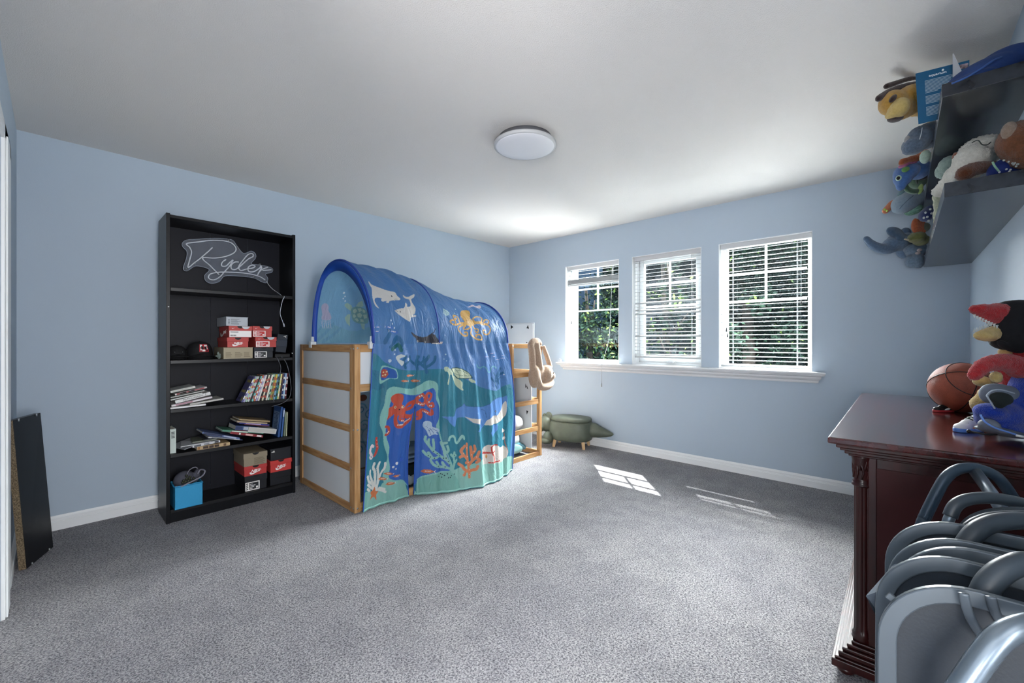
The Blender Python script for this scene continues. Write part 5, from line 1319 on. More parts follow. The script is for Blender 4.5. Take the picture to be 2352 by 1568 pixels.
# ---- animal footstool
A_ = Vector((.32, -.947, 0)); B_ = Vector((.947, .32, 0)); C0 = Vector((3.94, 2.73, 0))
t = thing('animal_footstool', 'dark olive animal shaped footstool with tail and wooden legs in the far corner', 'footstool', tuple(C0))
M_ol = mat('olive_leather', '#5c6356', .5, bump=.3, bscale=40, var=.2, vscale=12)
def fr(a, b, z): return C0 + A_ * a + B_ * b + Vector((0, 0, z))
def rr(u, w_, h): return None
q = MB(); prof = [(.80, .075), (.93, .09), (1.0, .14), (1.0, .22), (.96, .265), (.93, .285)]
nn = 40; v = []
for (k, z) in prof:
    for j in range(nn):
        th = 2 * PI * j / nn; v.append(fr(.245 * k * math.copysign(abs(math.cos(th)) ** .75, math.cos(th)), .165 * k * math.copysign(abs(math.sin(th)) ** .75, math.sin(th)), z))
fs = [(i * nn + j, i * nn + (j + 1) % nn, (i + 1) * nn + (j + 1) % nn, (i + 1) * nn + j) for i in range(len(prof) - 1) for j in range(nn)] + [tuple(range(nn - 1, -1, -1)), tuple((len(prof) - 1) * nn + j for j in range(nn))]
q.add(v, fs, True); q.build('body', M_ol, t)
q = MB(); prof = [(.92, .288), (.97, .294), (.98, .31), (.93, .328), (.7, .338), (.3, .342), (.01, .343)]; v = []
for (k, z) in prof:
    for j in range(nn):
        th = 2 * PI * j / nn; v.append(fr(.235 * k * math.copysign(abs(math.cos(th)) ** .8, math.cos(th)), .155 * k * math.copysign(abs(math.sin(th)) ** .8, math.sin(th)), z))
fs = [(i * nn + j, i * nn + (j + 1) % nn, (i + 1) * nn + (j + 1) % nn, (i + 1) * nn + j) for i in range(len(prof) - 1) for j in range(nn)] + [tuple(range(nn - 1, -1, -1)), tuple((len(prof) - 1) * nn + j for j in range(nn))]
q.add(v, fs, True); q.build('lid', M_ol, t)
q = MB(); q.tube([fr(.19, 0, .20), fr(.26, 0, .20), fr(.33, 0, .185), fr(.40, 0, .175), fr(.45, 0, .172), fr(.47, 0, .172)], [.085, .080, .060, .040, .022, .006], 20); q.build('tail', M_ol, t)
q = MB(); q.sph(fr(-.30, -.02, .235), (.085, .095, .085)); q.sph(fr(-.36, -.08, .20), (.07, .075, .06)); q.tube([fr(-.22, 0, .2), fr(-.28, 0, .22)], [.08, .085], 16)
q.sph(fr(-.255, -.02, .33), (.014, .05, .045), rot=(20, 0, 0)); q.sph(fr(-.33, .05, .30), (.02, .04, .04)); q.build('head', M_ol, t, remesh=.008)
q = MB(); q.sph(fr(-.23, -.12, .10), (.06, .06, .07)); q.sph(fr(-.25, -.15, .07), (.055, .06, .035)); q.build('foot', M_ol, t)
for a, b in ((-.16, -.10), (.16, -.10), (-.16, .10), (.16, .10)):
    q = MB(); q.tube([fr(a, b, .08), fr(a * 1.08, b * 1.1, .001)], [.024, .018], 4, smooth=False); q.build('leg', mat('pale_wood', '#c4a57c', .5), t)

# curl of little things on the sill
t = thing('sill_ornament', 'tiny clear arch ornament at the left end of the window sill', 'ornament', (4.10, 3.0, .934))
q = MB(); q.tube([(4.085, 2.992 + .022 * math.cos(a), .934 + .035 * math.sin(a)) for a in [PI * k / 14 for k in range(15)]], .004, 8); q.tube([(4.085, 2.992 + .010 * math.cos(a), .934 + .018 * math.sin(a)) for a in [PI * k / 14 for k in range(15)]], .003, 8)
q.build('arch', mat('clear_cord', '#b6bac2', .3), t)
rnd = random.Random(8)
for k in range(12):
    y = 2.89 - k * .022 + rnd.uniform(-.004, .004)
    q = MB(); q.sph((4.19 + rnd.uniform(-.03, .03), y, .9375), (.006 + .005 * rnd.random(), .007, .0035), nu=8, nv=5)
    tag(q.build('pebble', mat('pebble_dark', '#3c4038', .7), None), 'small dark pebble on the sill under the left window', 'pebble', 'dark pebbles on the window sill')

# ------------------------------------------------------------------ placing helpers (a bearing and a distance from the doorway give a point in the room)
_F, _H, _Y = 969.0, 1.176, R(42.7)
def at(px, py, d):
    r = (px - 1176) / _F * d
    return Vector((d * math.cos(_Y) + r * math.sin(_Y), d * math.sin(_Y) - r * math.cos(_Y), _H + (784 - py) * d / _F))
def rad(p, d): return p * d / _F

# ------------------------------------------------------------------ dresser
DX0, DX1, DY0, DY1 = 1.93, 3.60, -.333, .125
dr = thing('dresser', 'wide dark mahogany dresser with fluted corner columns against the right wall', 'dresser', ((DX0 + DX1) / 2, -.1, 0))
def dpart(name, m_, *b, bevel=.002):
    q = MB(); q.box(*b); return q.build(name, m_, dr, bevel=bevel)
def ring(name, steps, m_):
    q = MB()
    for (o, z0, z1) in steps: q.box(DX0 - o, DX1 + o, DY0, DY1 + o, z0, z1)
    return q.build(name, m_, dr, bevel=.003)
dpart('top', M_mahogtop, DX0 - .055, DX1 + .055, DY0, DY1 + .07, .812, .835, bevel=.006)
ring('cornice', [(.046, .800, .812), (.036, .790, .800), (.024, .778, .790), (.014, .770, .778)], M_mahog)
dpart('body', M_mahog, DX0 + .012, DX1 - .012, DY0, DY1 - .035, .06, .77)
q = MB(); q.box(DX0 + .004, DX0 + .012, DY1 - .062, DY1 - .040, .10, .77); q.box(DX0 + .004, DX0 + .012, DY0, DY0 + .03, .10, .77); q.box(DX0 + .004, DX0 + .012, DY0 + .03, DY1 - .062, .735, .77); q.box(DX0 + .004, DX0 + .012, DY0 + .03, DY1 - .062, .10, .14)
q.build('side_frame', M_mahog, dr, bevel=.002)
dpart('side_panel', mat('mahogany_panel', '#3a1011', .5, var=.2, col2='#2e0c0d', vscale=5, spec=.25), DX0 + .007, DX0 + .011, DY0 + .03, DY1 - .062, .14, .735, bevel=0)
ring('base', [(.058, .028, .055), (.050, .055, .062), (.040, .062, .078), (.030, .078, .090), (.018, .090, .102), (.006, .102, .112)], M_mahog)
for (x, y) in ((DX0 - .02, DY1 + .02), (DX1 + .02, DY1 + .02), (DX0 - .02, DY0 + .05), (DX1 + .02, DY0 + .05)):
    q = MB(); q.lathe([(.016, 0), (.026, .008), (.028, .018), (.02, .028)], (x, y, 0), 16); q.build('foot', M_mahog, dr)
for cx_ in (DX0 + .026, DX1 - .026):
    cy_ = DY1 - .022
    q = MB(); n = 72; v = []
    zs = [(.112, .026), (.120, .030), (.128, .027), (.134, .029), (.142, .0235), (.16, .0225), (.655, .0225), (.662, .0235)]
    for (z, r_) in zs:
        for j in range(n):
            th = 2 * PI * j / n; fl = .0032 * max(0, math.sin(th * 10)) if .15 < z < .66 else 0
            v.append((cx_ + (r_ - fl) * math.cos(th), cy_ + (r_ - fl) * math.sin(th), z))
    q.add(v, [(i * n + j, i * n + (j + 1) % n, (i + 1) * n + (j + 1) % n, (i + 1) * n + j) for i in range(len(zs) - 1) for j in range(n)], True)
    c_ = q.build('column', M_mahog, dr)
    q = MB(); q.lathe([(.0235, 0), (.030, .003), (.030, .009), (.025, .012), (.028, .017), (.024, .022), (.024, .028), (.0255, .06), (.029, .095), (.031, .105), (.031, .110)], (cx_, cy_, .660), 28)
    for k in range(10):
        th = 2 * PI * k / 10
        q.tube([(cx_ + .025 * math.cos(th + a), cy_ + .025 * math.sin(th + a), .69 + b) for a, b in ((0, 0), (.22, .02), (.1, .042), (-.15, .052), (-.28, .04), (-.2, .03))], .0035, 6)
        q.tube([(cx_ + .026 * math.cos(th - a), cy_ + .026 * math.sin(th - a), .72 + b) for a, b in ((0, 0), (.22, .015), (.1, .032), (-.12, .040))], .003, 6)
    q.build('capital', M_mahog, c_)
M_brass = mat('old_brass', '#6a5636', .35, metal=.9)
dw = (DX1 - DX0 - .11) / 3
for r_ in range(3):
    for c_ in range(3):
        xa = DX0 + .055 + c_ * dw
        o = dpart('drawer', M_mahog, xa + .006, xa + dw - .006, DY1 - .036, DY1 - .022, .125 + r_ * .213, .328 + r_ * .213, bevel=.004)
        q = MB(); xm = xa + dw / 2; zm = .226 + r_ * .213
        q.tube(spline([(xm - .05, DY1 - .02, zm + .01), (xm - .045, DY1 - .004, zm - .004), (xm, DY1 - .002, zm - .015), (xm + .045, DY1 - .004, zm - .004), (xm + .05, DY1 - .02, zm + .01)], 5), .004, 8); q.build('handle', M_brass, o)

# ------------------------------------------------------------------ folding chairs leaning in a row against the dresser end
M_rim = mat('chair_rim', '#50585f', .38, metal=.25); M_sl = mat('chair_slate', '#20272f', .5, bump=.05)
M_grip = mat('chair_grip', '#30383f', .42); M_tub = mat('chair_tube', '#6f7a84', .28, metal=.6); M_tubd = mat('chair_tube_dark', '#33414e', .35, metal=.3)
def rrect(y0, y1, z0, z1, r, n=12):
    p = []
    for (cy, cz, a0) in ((y1 - r, z1 - r, 0), (y0 + r, z1 - r, 90), (y0 + .03, z0 + .03, 180), (y1 - .03, z0 + .03, 270)):
        rr_ = r if a0 < 180 else .03
        for k in range(n + 1):
            a = R(a0 + 90 * k / n); p.append((cy + rr_ * math.cos(a), cz + rr_ * math.sin(a)))
    return p
def chair(label, X, yl, zt, grip, d, gr, legs=True, brace=False, panel=True, rimw=.024, lean=.03, gm=None, closed_u=False):
    t = thing('folding_chair', label, 'folding chair', (X, -.15, 0), 0, 'folded chairs leaning on the dresser')
    y0 = -.33
    if panel:
        def P_(y, z, x): return (x + (z - zt) * .10, y, z)
        o_ = rrect(y0, yl, .42, zt, .115); i_ = rrect(y0 + rimw, yl - rimw, .42 + rimw, zt - rimw, .09); n = len(o_)
        q = MB(); v = []
        for x in (X - .006, X + .006):
            v += [P_(a, b, x) for a, b in o_] + [P_(a, b, x) for a, b in i_]
        fs = []
        for k in range(n):
            k2 = (k + 1) % n
            fs += [(k, k2, n + k2, n + k), (2 * n + k, 3 * n + k, 3 * n + k2, 2 * n + k2), (k, 2 * n + k, 2 * n + k2, k2), (n + k, n + k2, 3 * n + k2, 3 * n + k)]
        q.add(v, fs); q.build('back_rim', M_rim, t, bevel=.0022)
        q = MB(); i2 = rrect(y0 + rimw - .004, yl - rimw + .004, .42 + rimw - .004, zt - rimw + .004, .094)
        v = [P_(a, b, X + .001) for a, b in i2] + [P_(a, b, X + .004) for a, b in i2]; m_ = len(i2)
        q.add(v, [tuple(range(m_ - 1, -1, -1)), tuple(range(m_, 2 * m_))] + [(k, (k + 1) % m_, m_ + (k + 1) % m_, m_ + k) for k in range(m_)]); q.build('back_panel', M_sl, t)
        q = MB(); s_ = rrect(y0 + .02, yl - .03, .30, .66, .06); q.prism(s_, 0, .014, lambda a, b, h: (X + .018 + h + (b - zt) * .10, a, b)); q.build('seat', M_sl, t, bevel=.003)
    G = [at(a, b, d) for a, b in grip]
    G = [Vector((p.x, max(p.y, -.318), p.z)) for p in G]
    e = G[-1]
    sp = spline(G, 6)
    gpts = sp + [Vector((e.x, -.322, e.z - .03))] if e.y > -.31 else sp
    q = MB(); q.tube(gpts, gr, 14); q.build('grip' if gm is None else 'frame_bend', gm or M_grip, t)
    a0 = gpts[0]
    dirn = (gpts[0] - gpts[1]).normalized()
    rt = gr * .78 if gm is None else gr
    q = MB(); q.tube([a0 - dirn * .012, a0 + dirn * .01, Vector((a0.x, a0.y + .012, a0.z - .06)), Vector((a0.x - .05, a0.y + .03, .30)), Vector((a0.x - .08, a0.y + .03, .012))], rt, 12); q.build('leg', M_tub if gm is None else gm, t)
    q = MB(); b0 = gpts[-1]; q.tube([b0, Vector((b0.x, -.322, b0.z - .06)), Vector((b0.x - .05, -.322, .30)), Vector((b0.x - .08, -.322, .012))], rt, 12); q.build('leg', M_tub if gm is None else gm, t)
    return t
c5 = chair('grey folding chair farthest back, its bare metal bend rising highest against the dresser', 1.72, .03, .70,
    [(2122, 1192), (2150, 1135), (2172, 1098), (2195, 1080), (2222, 1074), (2250, 1077), (2290, 1095), (2325, 1140), (2350, 1185)], 1.15, .0135, panel=False, gm=M_tubd)
q = MB(); q.tube([at(2238, 1080, 1.15), at(2275, 1130, 1.06), at(2312, 1186, .97)], .0135, 14); q.build('cross_tube', M_tub, c5)
chair('grey folding chair with a wide single padded bend, second from the dresser', 1.265, .027, .80, [(2182, 1186), (2193, 1163), (2215, 1149), (2255, 1143), (2300, 1146), (2356, 1158), (2400, 1175)], .93, .0125)
t4 = chair('grey folding chair with folded cloth flap sticking out at its left, third from the dresser', 1.167, .022, .80, [(2210, 1232), (2222, 1207), (2248, 1188), (2290, 1178), (2356, 1176), (2420, 1190)], .90, .0105)
chair('grey folding chair pressed close between its neighbours, middle of the row', 1.13, .012, .80, [(2209, 1243), (2224, 1213), (2250, 1196), (2292, 1186), (2356, 1184), (2420, 1198)], .87, .0105)
chair('grey folding chair second nearest the doorway, behind the front panel', 1.062, .036, .80, [(2216, 1254), (2236, 1226), (2262, 1208), (2300, 1198), (2356, 1196), (2430, 1212)], .83, .0165)
c1 = chair('grey folding chair with curved straps across its slate back, nearest full panel', .945, .029, .80, [(2254, 1376), (2270, 1342), (2298, 1314), (2330, 1298), (2360, 1292), (2440, 1300)], .66, .0165)
for pts in ([(2213, 1362), (2222, 1400), (2240, 1440), (2272, 1482), (2300, 1510)], [(2276, 1370), (2284, 1400), (2300, 1432), (2330, 1462), (2380, 1490)]):
    q = MB(); q.tube(spline([at(a, b, .618) for a, b in pts], 5), [(.0025, .0062)] * (5 * (len(pts) - 1) + 1), 10, flat=(1, 0, 0)); q.build('strap', M_rim, c1)
q = MB(); q.obox(at(2056, 1378, .70), (.005, .022, .010), rotm(30, 0, 0)); q.build('hinge_link', M_rim, c1)
c0 = chair('grey folding chair nearest the doorway, only its thick bright tube in view', .80, .0, .70, [(2196, 1600), (2222, 1560), (2262, 1503), (2300, 1462), (2352, 1438), (2430, 1430)], .56, .0145, panel=False, gm=M_tub)
q = MB()
A0, A1, A2, A3, A4 = at(2062, 1288, .86), at(1990, 1368, .82), at(2048, 1348, .80), at(2018, 1424, .82), at(2030, 1350, .90)
A5 = at(2068, 1298, .85); A6 = at(2034, 1440, .84)
q.add([A0, A1, A2, A5, A3, A6, A4], [(0, 1, 2, 3), (1, 4, 5, 2), (0, 6, 1), (1, 6, 4)]); q.build('cloth_flap', mat('chair_cloth', '#66707c', .8, bump=.2), t4, solid=.003)

# ------------------------------------------------------------------ the two wall shelves and the toys on them
SX0, SX1 = 2.135, 4.05
M_shelfdark = mat('shelf_blackbrown', '#171a20', .25, var=.5, col2='#30343b', vscale=3.2, stretch=(.5, 5, 5), coat=.2)
for z0, z1, y1, lb in ((1.686, 1.736, -.112, 'lower of the two thick black floating shelves, its underside facing the room'), (2.040, 2.088, -.106, 'upper of the two thick black floating shelves near the ceiling')):
    t = thing('wall_shelf', lb, 'shelf', (3.1, -.22, z0), 0, 'floating wall shelves')
    q = MB(); q.box(SX0, SX1, YR + .001, y1 + (.0), z0, z1); q.build('shelf_board', M_shelfdark, t, bevel=.0012)

def toy(label, loc, cat='soft toy', name='plush_toy', group='soft toys on the wall shelves'):
    return thing(name, label, cat, tuple(loc), 0, group)
def blobs(parent, name, m_, items, d0, remesh=.006, fuzz=.005):
    """items: (px, py, r_px or (rx, depth, rz) px, distance offset, roll)"""
    q = MB()
    for it in items:
        if it[0] == 'L':
            _, pts, r0, r1 = it[:4]; dd = it[4] if len(it) > 4 else 0
            P_ = spline([at(a, b, d0 + dd) for a, b in pts], 5); n = len(P_)
            q.tube(P_, [rad(r0 + (r1 - r0) * k / (n - 1), d0) for k in range(n)], 14)
            q.sph(P_[0], rad(r0, d0) * .98, nu=14, nv=8); q.sph(P_[-1], rad(r1, d0) * .98, nu=14, nv=8)
            continue
        px, py, r = it[:3]; dd = it[3] if len(it) > 3 else 0; roll = it[4] if len(it) > 4 else 0
        r3 = (r, r, r) if not isinstance(r, tuple) else r
        # the lens stretches things near the frame edge: take that back out of the width
        st = math.sqrt(1 + ((px - 1176) / _F) ** 2)
        M3 = Matrix.Translation(at(px, py, d0 + dd)) @ Matrix.Rotation(R(42.7 - 90), 4, 'Z') @ Matrix.Rotation(R(roll), 4, 'Y')
        q.X = M3; q.sph((0, 0, 0), (rad(r3[0], d0) / (1.0 if len(it) < 6 else st), rad(r3[1], d0), rad(r3[2], d0))); q.X = None
    return q.build(name, m_, parent, remesh=remesh, fuzz=fuzz)

# moose / deer head on the upper shelf
D = 1.97
t = toy('golden plush with drooping dark brown antlers leaning out past the blue brochure, top shelf', at(2100, 300, D) * 1.0)
blobs(t, 'body', plush_mat('gold', '#c09545', '#9d7430'), [(2092, 222, (34, 34, 24)), (2050, 236, (27, 26, 27)), (2068, 250, (24, 24, 24)), (2110, 235, (30, 30, 30), .03), (2150, 250, (40, 28, 30), .08), ('L', [(2095, 250), (2075, 262), (2060, 268)], 14, 10)], D)
blobs(t, 'muzzle', plush_mat('palegold', '#d9bf78', '#bf9f58'), [(2064, 248, (19, 22, 22), -.03), (2050, 262, (12, 16, 10), -.02)], D)
blobs(t, 'antler', plush_mat('darkbrown', '#3a2624', '#251716'), [('L', [(2018, 226), (2040, 212), (2070, 200), (2110, 192), (2150, 190)], 8, 6)], D, fuzz=.002)
blobs(t, 'antler', plush_mat('darkbrown', '#3a2624', '#251716'), [('L', [(2036, 198), (2060, 190), (2085, 182), (2110, 178)], 7, 5, .05)], D, fuzz=.002)
blobs(t, 'ear', plush_mat('darkbrown', '#3a2624', '#251716'), [(2051, 226, (6, 6, 11), -.05, 40)], D, fuzz=0, remesh=.003)
blobs(t, 'chin', plush_mat('darkbrown', '#3a2624', '#251716'), [(2056, 272, (16, 14, 7), -.01, 5)], D, fuzz=0, remesh=.004)
# brochure
t = thing('brochure', 'teal blue brochure with small white text standing at the end of the top shelf', 'brochure', (2.465, -.12, 2.089), 0)
c = [Vector((2.470, -.044, 2.309)), Vector((2.478, -.200, 2.300)), Vector((2.470, -.200, 2.0890)), Vector((2.462, -.053, 2.0890))]
q = MB(); nrm = (c[1] - c[0]).cross(c[3] - c[0]).normalized() * .002
q.add(c + [p + nrm for p in c], [(3, 2, 1, 0), (4, 5, 6, 7), (0, 1, 5, 4), (1, 2, 6, 5), (2, 3, 7, 6), (3, 0, 4, 7)]); q.build('card', mat('brochure_teal', '#145880', .3), t)
ux, vz = (c[1] - c[0]).normalized(), (c[0] - c[3]).normalized()
back = -nrm.normalized() if (-nrm).dot(at(2140, 230, 1.0) - c[0]) > 0 else nrm.normalized()
rnd = random.Random(12); q = MB()
def bp(u, v, o=.0012): # bilinear point on the card
    return c[3].lerp(c[2], u).lerp(c[0].lerp(c[1], u), v) + back * (o if back.dot(nrm) < 0 else o + .002)
for k in range(30):
    v_ = .80 - k * .0235
    if k in (11, 12, 20, 21): continue
    u1 = .72 + rnd.uniform(-.06, .03); u0 = .17
    if k in (10, 19): u1 = .42
    q.add([bp(u0, v_), bp(u1, v_), bp(u1, v_ + .008), bp(u0, v_ + .008)], [(0, 1, 2, 3)])
q.build('printed_text', mat('ink_pale', '#b9cdd8', .5), t)
q = MB(); P3 = [bp(.42, .90), bp(.30, .905)]
Mt = Matrix.Identity(4)
for i_, a in enumerate((ux, vz, ux.cross(vz))):
    for j_ in range(3): Mt[j_][i_] = a[j_]
Mt.translation = bp(.42, .885, .0016); q.text('aquarium', .014, Mt, .0001, bold=.0003)
q.sph(bp(.52, .93, .002), (.004, .004, .005), nu=8, nv=6); q.build('logo', mat('ink_pale2', '#dfe9ee', .5), t)
q = MB(); q.add([bp(.70, .86), bp(.98, .86), bp(.98, .95), bp(.70, .95)], [(0, 1, 2, 3)]); q.build('printed_photo', mat('photo_dark', '#3a3138', .5, var=.6, vscale=60, col2='#b9a2a8'), t)
# white card corner
t = thing('folded_card', 'white folded card poking up between the brochure and the navy cushion', 'card', tuple(at(2205, 180, 1.62)))
q = MB(); a, b_, c_ = at(2190, 122, 1.66), at(2190, 178, 1.66), at(2216, 178, 1.60); q.add([a, b_, c_, a + Vector((.003, .002, 0)), b_ + Vector((.003, .002, 0)), c_ + Vector((.003, .002, 0))], [(0, 1, 2), (5, 4, 3), (0, 3, 4, 1), (1, 4, 5, 2), (2, 5, 3, 0)]); q.build('card', mat('card_lightgrey', '#b9bcc2', .5), t)
# navy cushion on top
D = 1.52
t = toy('plump navy blue cushion with piping on the top shelf', at(2260, 190, D), 'cushion', 'cushion', None)
blobs(t, 'cover', mat('navy_cloth', '#213b72', .75, bump=.25, bscale=90), [(2262, 172, (80, 60, 34), .02, -20), (2300, 152, (50, 60, 36), .02, -20), (2222, 190, (44, 50, 14), 0, -12)], D, fuzz=0)
q = MB(); q.tube(spline([at(2186, 192, D - .06), at(2215, 180, D - .075), at(2250, 160, D - .085), at(2285, 137, D - .08), at(2318, 126, D - .03)], 6), .0035, 8); q.build('piping', mat('navy_pipe', '#3a5a96', .7), t)
# rhino
D = 1.97
t = toy('grey blue rhino plush with two pale horns hanging over the front of the top shelf', at(2105, 340, D))
blobs(t, 'body', plush_mat('greyblue', '#66788c', '#3c4a5c'), [(2100, 334, (24, 22, 20)), (2112, 318, (24, 24, 28)), (2130, 312, (26, 26, 30), .03), (2090, 345, (14, 14, 10)), (2150, 300, (26, 26, 26), .08)], D)
blobs(t, 'horn', plush_mat('palehorn', '#a5a4a4'), [(2083, 320, (5, 5, 10), 0, 20)], D, fuzz=0, remesh=.003); blobs(t, 'horn', plush_mat('palehorn', '#a5a4a4'), [(2096, 309, (4, 4, 8), 0, -20)], D, fuzz=0, remesh=.003)
q = MB(); q.tube(spline([at(2118, 293, D - .09), at(2116, 306, D - .09), at(2112, 320, D - .085)], 4), .0018, 6); q.build('seam', mat('thread_white', '#c9d2d8', .8), t)
# orange lobster-ish claw + blue fish
D = 2.30
t = toy('orange sea creature plush squeezed under the rhino, top shelf', at(2105, 365, D))
blobs(t, 'body', plush_mat('orange', '#b8643f', '#94492c'), [('L', [(2070, 374), (2090, 366), (2108, 362), (2124, 352)], 6, 9), (2080, 368, (14, 8, 5))], D, remesh=.005, fuzz=.002)
D = 2.36
t = toy('bright blue fish plush with pink and green patches and a round eye, top shelf', at(2085, 420, D))
fb = blobs(t, 'body', plush_mat('fishblue', '#4a72ae', '#35568a'), [(2082, 395, (24, 26, 20), 0, -35), (2074, 408, (16, 20, 20)), (2070, 424, (9, 12, 14)), (2110, 390, (22, 24, 22), .05)], D)
blobs(t, 'patch', plush_mat('pink', '#c06a98', '#9a4a7c'), [(2078, 378, (13, 12, 5), -.04, -25), (2095, 374, (10, 10, 4), -.04, -10)], D, remesh=.004, fuzz=0)
blobs(t, 'patch', plush_mat('grass', '#6fae5a'), [(2080, 389, (9, 5, 6), -.062, -20)], D, remesh=.003, fuzz=0)
q = MB(); q.sph(at(2064, 409, D - .045), (.013, .013, .015)); e_ = q.build('eye', mat('eye_green', '#b9d1b4', .3), t); q = MB(); q.sph(at(2063, 409, D - .056), (.008, .008, .010)); q.build('pupil', M_black, e_)
# dark plush behind
D = 2.45
t = toy('small black plush wedged behind the green turtle, top shelf', at(2115, 395, D))
blobs(t, 'body', plush_mat('black', '#17181c', '#0d0e10'), [(2114, 388, (13, 14, 14)), (2120, 400, (12, 14, 14))], D)
t = toy('mint fluffy plush between the rhino and the shelf edge, top shelf', at(2127, 362, 2.2))
blobs(t, 'body', plush_mat('mint', '#bcd3c4', '#8fae9f'), [(2125, 360, (9, 12, 16))], 2.2)
# green turtle
D = 2.52
t = toy('dark green turtle plush with folded shell beside the blue fish, top shelf', at(2100, 440, D))
blobs(t, 'shell', plush_mat('turtle', '#5d7a66', '#40594a'), [(2105, 414, (19, 20, 20)), (2112, 402, (14, 16, 12), -.02)], D)
blobs(t, 'rim', plush_mat('turtlerim', '#466550', '#2f4a38'), [('L', [(2092, 396), (2080, 408), (2078, 424), (2086, 436), (2100, 440), (2114, 438)], 5, 6, -.03)], D, remesh=.004, fuzz=.002)
blobs(t, 'fin', plush_mat('lime', '#9fb86a', '#7f9a52'), [(2114, 434, (4, 6, 13), -.04, 12)], D, remesh=.004, fuzz=0)
q = MB(); q.sph(at(2107, 415, D - .058), (.018, .008, .02)); q.build('spot', plush_mat('turtlespot', '#33483b'), t)
# whale
D = 2.78
t = toy('pale grey blue whale plush with green striped belly, top shelf', at(2085, 470, D))
blobs(t, 'body', plush_mat('whale', '#8396a6', '#6b7f91'), [(2080, 466, (27, 26, 22), 0, -18), (2096, 456, (22, 26, 22)), (2072, 476, (18, 20, 14)), (2110, 462, (16, 22, 20), .04)], D, fuzz=.001)
blobs(t, 'belly', mat('belly_stripe', '#7fa594', .9, var=.5, col2='#3f6a58', vscale=60, stretch=(1, 1, 6)), [(2098, 482, (16, 18, 11), -.005, -25)], D, remesh=.004, fuzz=0)
q = MB(); q.tube(spline([at(2066, 480, D - .065), at(2078, 466, D - .075), at(2098, 449, D - .07)], 5), .002, 6); q.build('seam', mat('thread_grey', '#5d6f7f', .8), t)
t = toy('light teal plush peeking out above the whale, top shelf', at(2078, 445, 2.85))
blobs(t, 'body', plush_mat('teal', '#6f9099', '#54747e'), [(2076, 445, (10, 14, 10)), (2088, 442, (12, 14, 12), .04)], 2.85)
D = 2.86
t = toy('small orange plush with green eyes sticking out farthest left, top shelf', at(2042, 478, D))
blobs(t, 'body', plush_mat('carrot', '#bf6f48', '#a05a38'), [('L', [(2034, 484), (2042, 476), (2052, 467), (2070, 462)], 7, 9), (2033, 483, 5)], D, remesh=.005, fuzz=.002)
q = MB(); q.sph(at(2032, 481, D - .02), .007); q.sph(at(2037, 484, D - .022), .006); q.build('eye', mat('eye_lime', '#9ac24a', .4), t)

# elephant at the far end of the lower shelf
D = 2.95
t = toy('dusty blue elephant plush with raised trunk at the far end of the lower shelf', at(2080, 600, D))
el = plush_mat('elephant', '#5d7590', '#43586f')
blobs(t, 'body', el, [(2062, 556, (22, 24, 20)), (2080, 560, (20, 26, 26), .03), (2050, 560, (18, 20, 15)), ('L', [(1990, 548), (2000, 559), (2018, 569), (2038, 571), (2056, 562)], 6.5, 15), (2078, 572, (16, 18, 22), .04)], D, fuzz=.002)
blobs(t, 'ear', plush_mat('elephantear', '#4d6580', '#3a5068'), [(2056, 534, (21, 8, 12), -.03, 22), (2072, 548, (12, 6, 15), -.05, -35)], D, remesh=.005, fuzz=.001)
blobs(t, 'ear', plush_mat('elephantear', '#4d6580', '#3a5068'), [(2080, 534, (12, 8, 12), .05, 30)], D, remesh=.005, fuzz=.001)
t = toy('mottled blue grey elephant plush with two hanging feet at the shelf end', at(2100, 612, D - .05))
blobs(t, 'body', plush_mat('feet', '#66798d', '#3f5062'), [(2104, 575, (16, 24, 18)), (2092, 600, (10, 12, 15), 0, -8), (2108, 598, (11, 14, 18), -.03, -14), (2094, 572, (14, 16, 12), .0)], D - .05)
q = MB(); q.sph(at(2108, 581, D - .12), (.016, .014, .01)); q.sph(at(2112, 574, D - .12), (.012, .014, .01)); q.build('foot_pad', plush_mat('pinkpad', '#b4a5a8'), t)
D = 2.80
t = toy('olive fish plush with a pleated orange tail fin, lower shelf', at(2108, 555, D))
blobs(t, 'body', plush_mat('olive', '#737544', '#54562c'), [(2106, 545, (16, 18, 13)), (2116, 552, (14, 18, 12), .02), (2092, 549, (6, 8, 5))], D)
q = MB()
for k in range(5):
    q.sph(at(2102 + k * 4.2, 518 + k * 1.2, D - .02), (.010, .02, .047), rot=(0, -14 + 5 * k, 0))
q.build('tail_fin', plush_mat('finorange', '#c06a45', '#8c4426'), t)
blobs(t, 'claw', plush_mat('finpale', '#c0b49a'), [('L', [(2078, 549), (2086, 551)], 2, 2.5)], D, remesh=.003, fuzz=0)
blobs(t, 'cheek', plush_mat('olivegrey', '#6f7466'), [(2124, 522, (8, 12, 11), -.02)], D, fuzz=.001)
D = 2.62
t = toy('navy plush with white spots between the olive fish and the shelf edge', at(2128, 512, D))
b_ = blobs(t, 'body', plush_mat('navyspot', '#1d2f66', '#141f48'), [(2128, 494, (13, 16, 15), 0, 15), (2136, 482, (10, 14, 11))], D)
q = MB()
for a, b in ((2122, 500), (2130, 498), (2126, 488), (2137, 480), (2133, 507), (2140, 490)): q.sph(at(a, b, D - .055), (.006, .006, .007), nu=8, nv=6)
q.build('spots', plush_mat('white', '#d8dcd8'), t)

